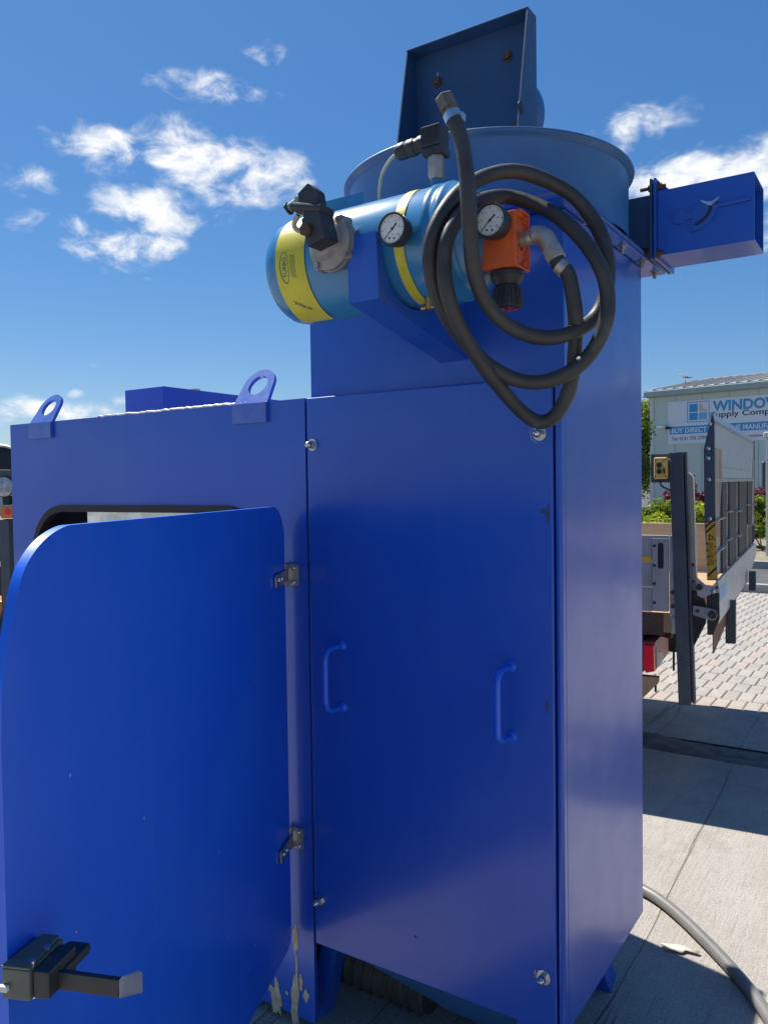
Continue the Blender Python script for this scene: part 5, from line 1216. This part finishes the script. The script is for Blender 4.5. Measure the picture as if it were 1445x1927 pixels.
shrub(1480, 15.4, .7, 1.05, LEAFY, 'yellow green hedge shrub just past the right edge', 49, n=1500)
shrub(1316, 18.2, .42, 1.22, LEAFR, 'dark red leaved shrub behind the hedge next to the platform', 51, n=1000)
shrub(1262, 18.4, .30, 1.14, LEAFR, 'small red leaved shrub peeping out left of the column', 52, n=600)
shrub(1440, 18.0, .45, 1.28, LEAFR, 'red leaved shrub behind the tall hedge at the right edge', 53, n=1100)
# posts by the hedge
pb_ = gz(1447, 900, 14.0); zt_ = 1.4+(893-803)/F*14.0
b = B(); b.box(pb_+V((-.05, -.05, 0)), pb_+V((.30, .25, zt_-.10)), .01); b.box(pb_+V((-.09, -.09, zt_-.0995)), pb_+V((.34, .29, zt_)), .03)
tag(b.build('white_pillar', mat('pale_pillar_paint', (.55, .58, .58), .6), None), 'pale square pillar cut by the right edge of the view', 'pillar')
pb_ = gz(1436, 900, 21.0); zt_ = 1.4+(893-860)/F*21
b = B(); b.lathe([(0, .05), (zt_, .05), (zt_+.03, .02)], pb_, (0, 0, 1), 14); tag(b.build('bollard', DKST, None), 'thin dark bollard post among the red shrubs at the right edge', 'bollard')
# things far behind the cabinet
pb_ = gz(371, 850, 26.0); zt_ = 1.4+(902-716)/F*26; b = B(); b.box(pb_+V((-.11, -.11, 0)), pb_+V((.11, .11, zt_)), .01); tag(b.build('vent_post', mat('pale_grey_post', (.55, .55, .52), .6), None), 'pale grey square post poking up behind the cabinet', 'post')
# grey shed at the left edge
p0 = gz(-260, 880, 45); p1 = gz(60, 880, 43); du = (p1-p0).normalized(); dv = V((-du.y, du.x, 0)); SM = Matrix((du, dv, V((0, 0, 1)))).transposed().to_4x4(); SM.translation = p0; ln = (p1-p0).length
SHD = thing('shed', 'long low grey roofed shed far off at the left edge', 'shed', p0)
b = B(SM); b.box((0, 0, 0), (ln, 8, 3.0)); b.build('wall', CLAD, SHD)
b = B(SM); b.prism([(-.3, -.4, 3.0), (-.3, 4, 3.85), (-.3, 8.4, 3.0)], (ln+.6, 0, 0)); rf = b.build('roof', ROOF, SHD)
b = B(SM); b.box((-.3, -.5, 2.9), (ln+.3, -.41, 3.06)); b.build('gutter', WHT, rf)

# ================================================================== FORKLIFT at the left edge
fp = gz(9, 900, 4.6); fu = CR.copy(); fu.z = 0; fu.normalize(); fv = V((-fu.y, fu.x, 0)); FM = Matrix((fu, fv, V((0, 0, 1)))).transposed().to_4x4(); FM.translation = fp
FK = thing('forklift', 'dark forklift truck with mast and lamps, mostly cut off by the left edge', 'forklift', fp)
def FB(): return B(FM)
def fz(py, z=4.6): return 1.4+(908-py)/F*z
for u in (-.030, -.95):
    b = FB(); b.box((u, -.02, fz(1250)), (u+.057, .08, fz(962)), .006); b.build('mast_upright', DKST, FK)
b = FB(); b.box((-1.0, -.01, fz(883)), (.042, .07, fz(869)), .004); b.box((-1.0, .0, fz(1262)), (.10, .07, fz(1252)), .004); b.build('cross_bar', DKST, FK)
for u in (.004, -.90):
    b = FB(); b.lathe([(0, .048), (.05, .058), (.055, .055), (.058, .02)], (u, .03, fz(901)), (0, -1, 0), 28); h_ = b.build('headlight', LENS, FK)
    b = FB(); b.lathe([(-.02, .035), (.048, .061), (.052, .061), (.052, .056)], (u, .03, fz(901)), (0, -1, 0), 28, cap=False); b.box((u-.02, .0, fz(935)), (u+.02, .05, fz(918)), .004); b.build('lamp_shell', BLK, h_)
    b = FB(); b.box((u-.018, -.03, fz(960)), (u+.05, .03, fz(937)), .004); i_ = b.build('indicator', AMB, FK)
    b = FB(); b.lathe([(0, .018), (.006, .016)], (u+.022, -.03, fz(948)), (0, -1, 0), 18); b.build('indicator_lens', REDL, i_)
b = FB(); b.lathe([(0, .10), (.02, .15), (.22, .15), (.24, .10)], (-.12, .20, fz(868)), (0, 1, 0), 32); b.build('spare_drum', BLK, FK)
b = FB(); b.lathe([(-.004, .152), (.012, .158), (.016, .14)], (-.12, .20, fz(868)), (0, 1, 0), 32, cap=False); b.build('drum_rim', ALU, FK)
b = FB(); b.box((-1.0, .35, .35), (.10, 1.6, fz(1130)), .05); bd = b.build('body', mat('orange_machine_paint', (.55, .18, .05), .4, var=.1), FK)
b = FB(); b.box((-.9, .30, fz(1120)), (.05, .349, fz(1060)), .01); b.box((-.2, .28, fz(1050)), (.05, .34, fz(1010)), .01); b.build('hydraulic_block', DIRTY, FK)
b = FB(); b.box((.028, .10, fz(1048)), (.060, .2, fz(1035)), .004); b.build('valve_cap', REDL, FK)
b = FB(); b.box((-1.0, -.05, .08), (.12, .02, fz(1262)-.002), .01); b.build('carriage', mat('dark_red_paint', (.12, .02, .02), .5), FK)
for u in (-.95, -.05):
    b = FB(); r_ = .28; b.lathe([(0, r_*.6), (.02, r_), (.18, r_), (.20, r_*.6)], (u, .55, r_), (1, 0, 0), 28); b.build('wheel', TYRE, FK)
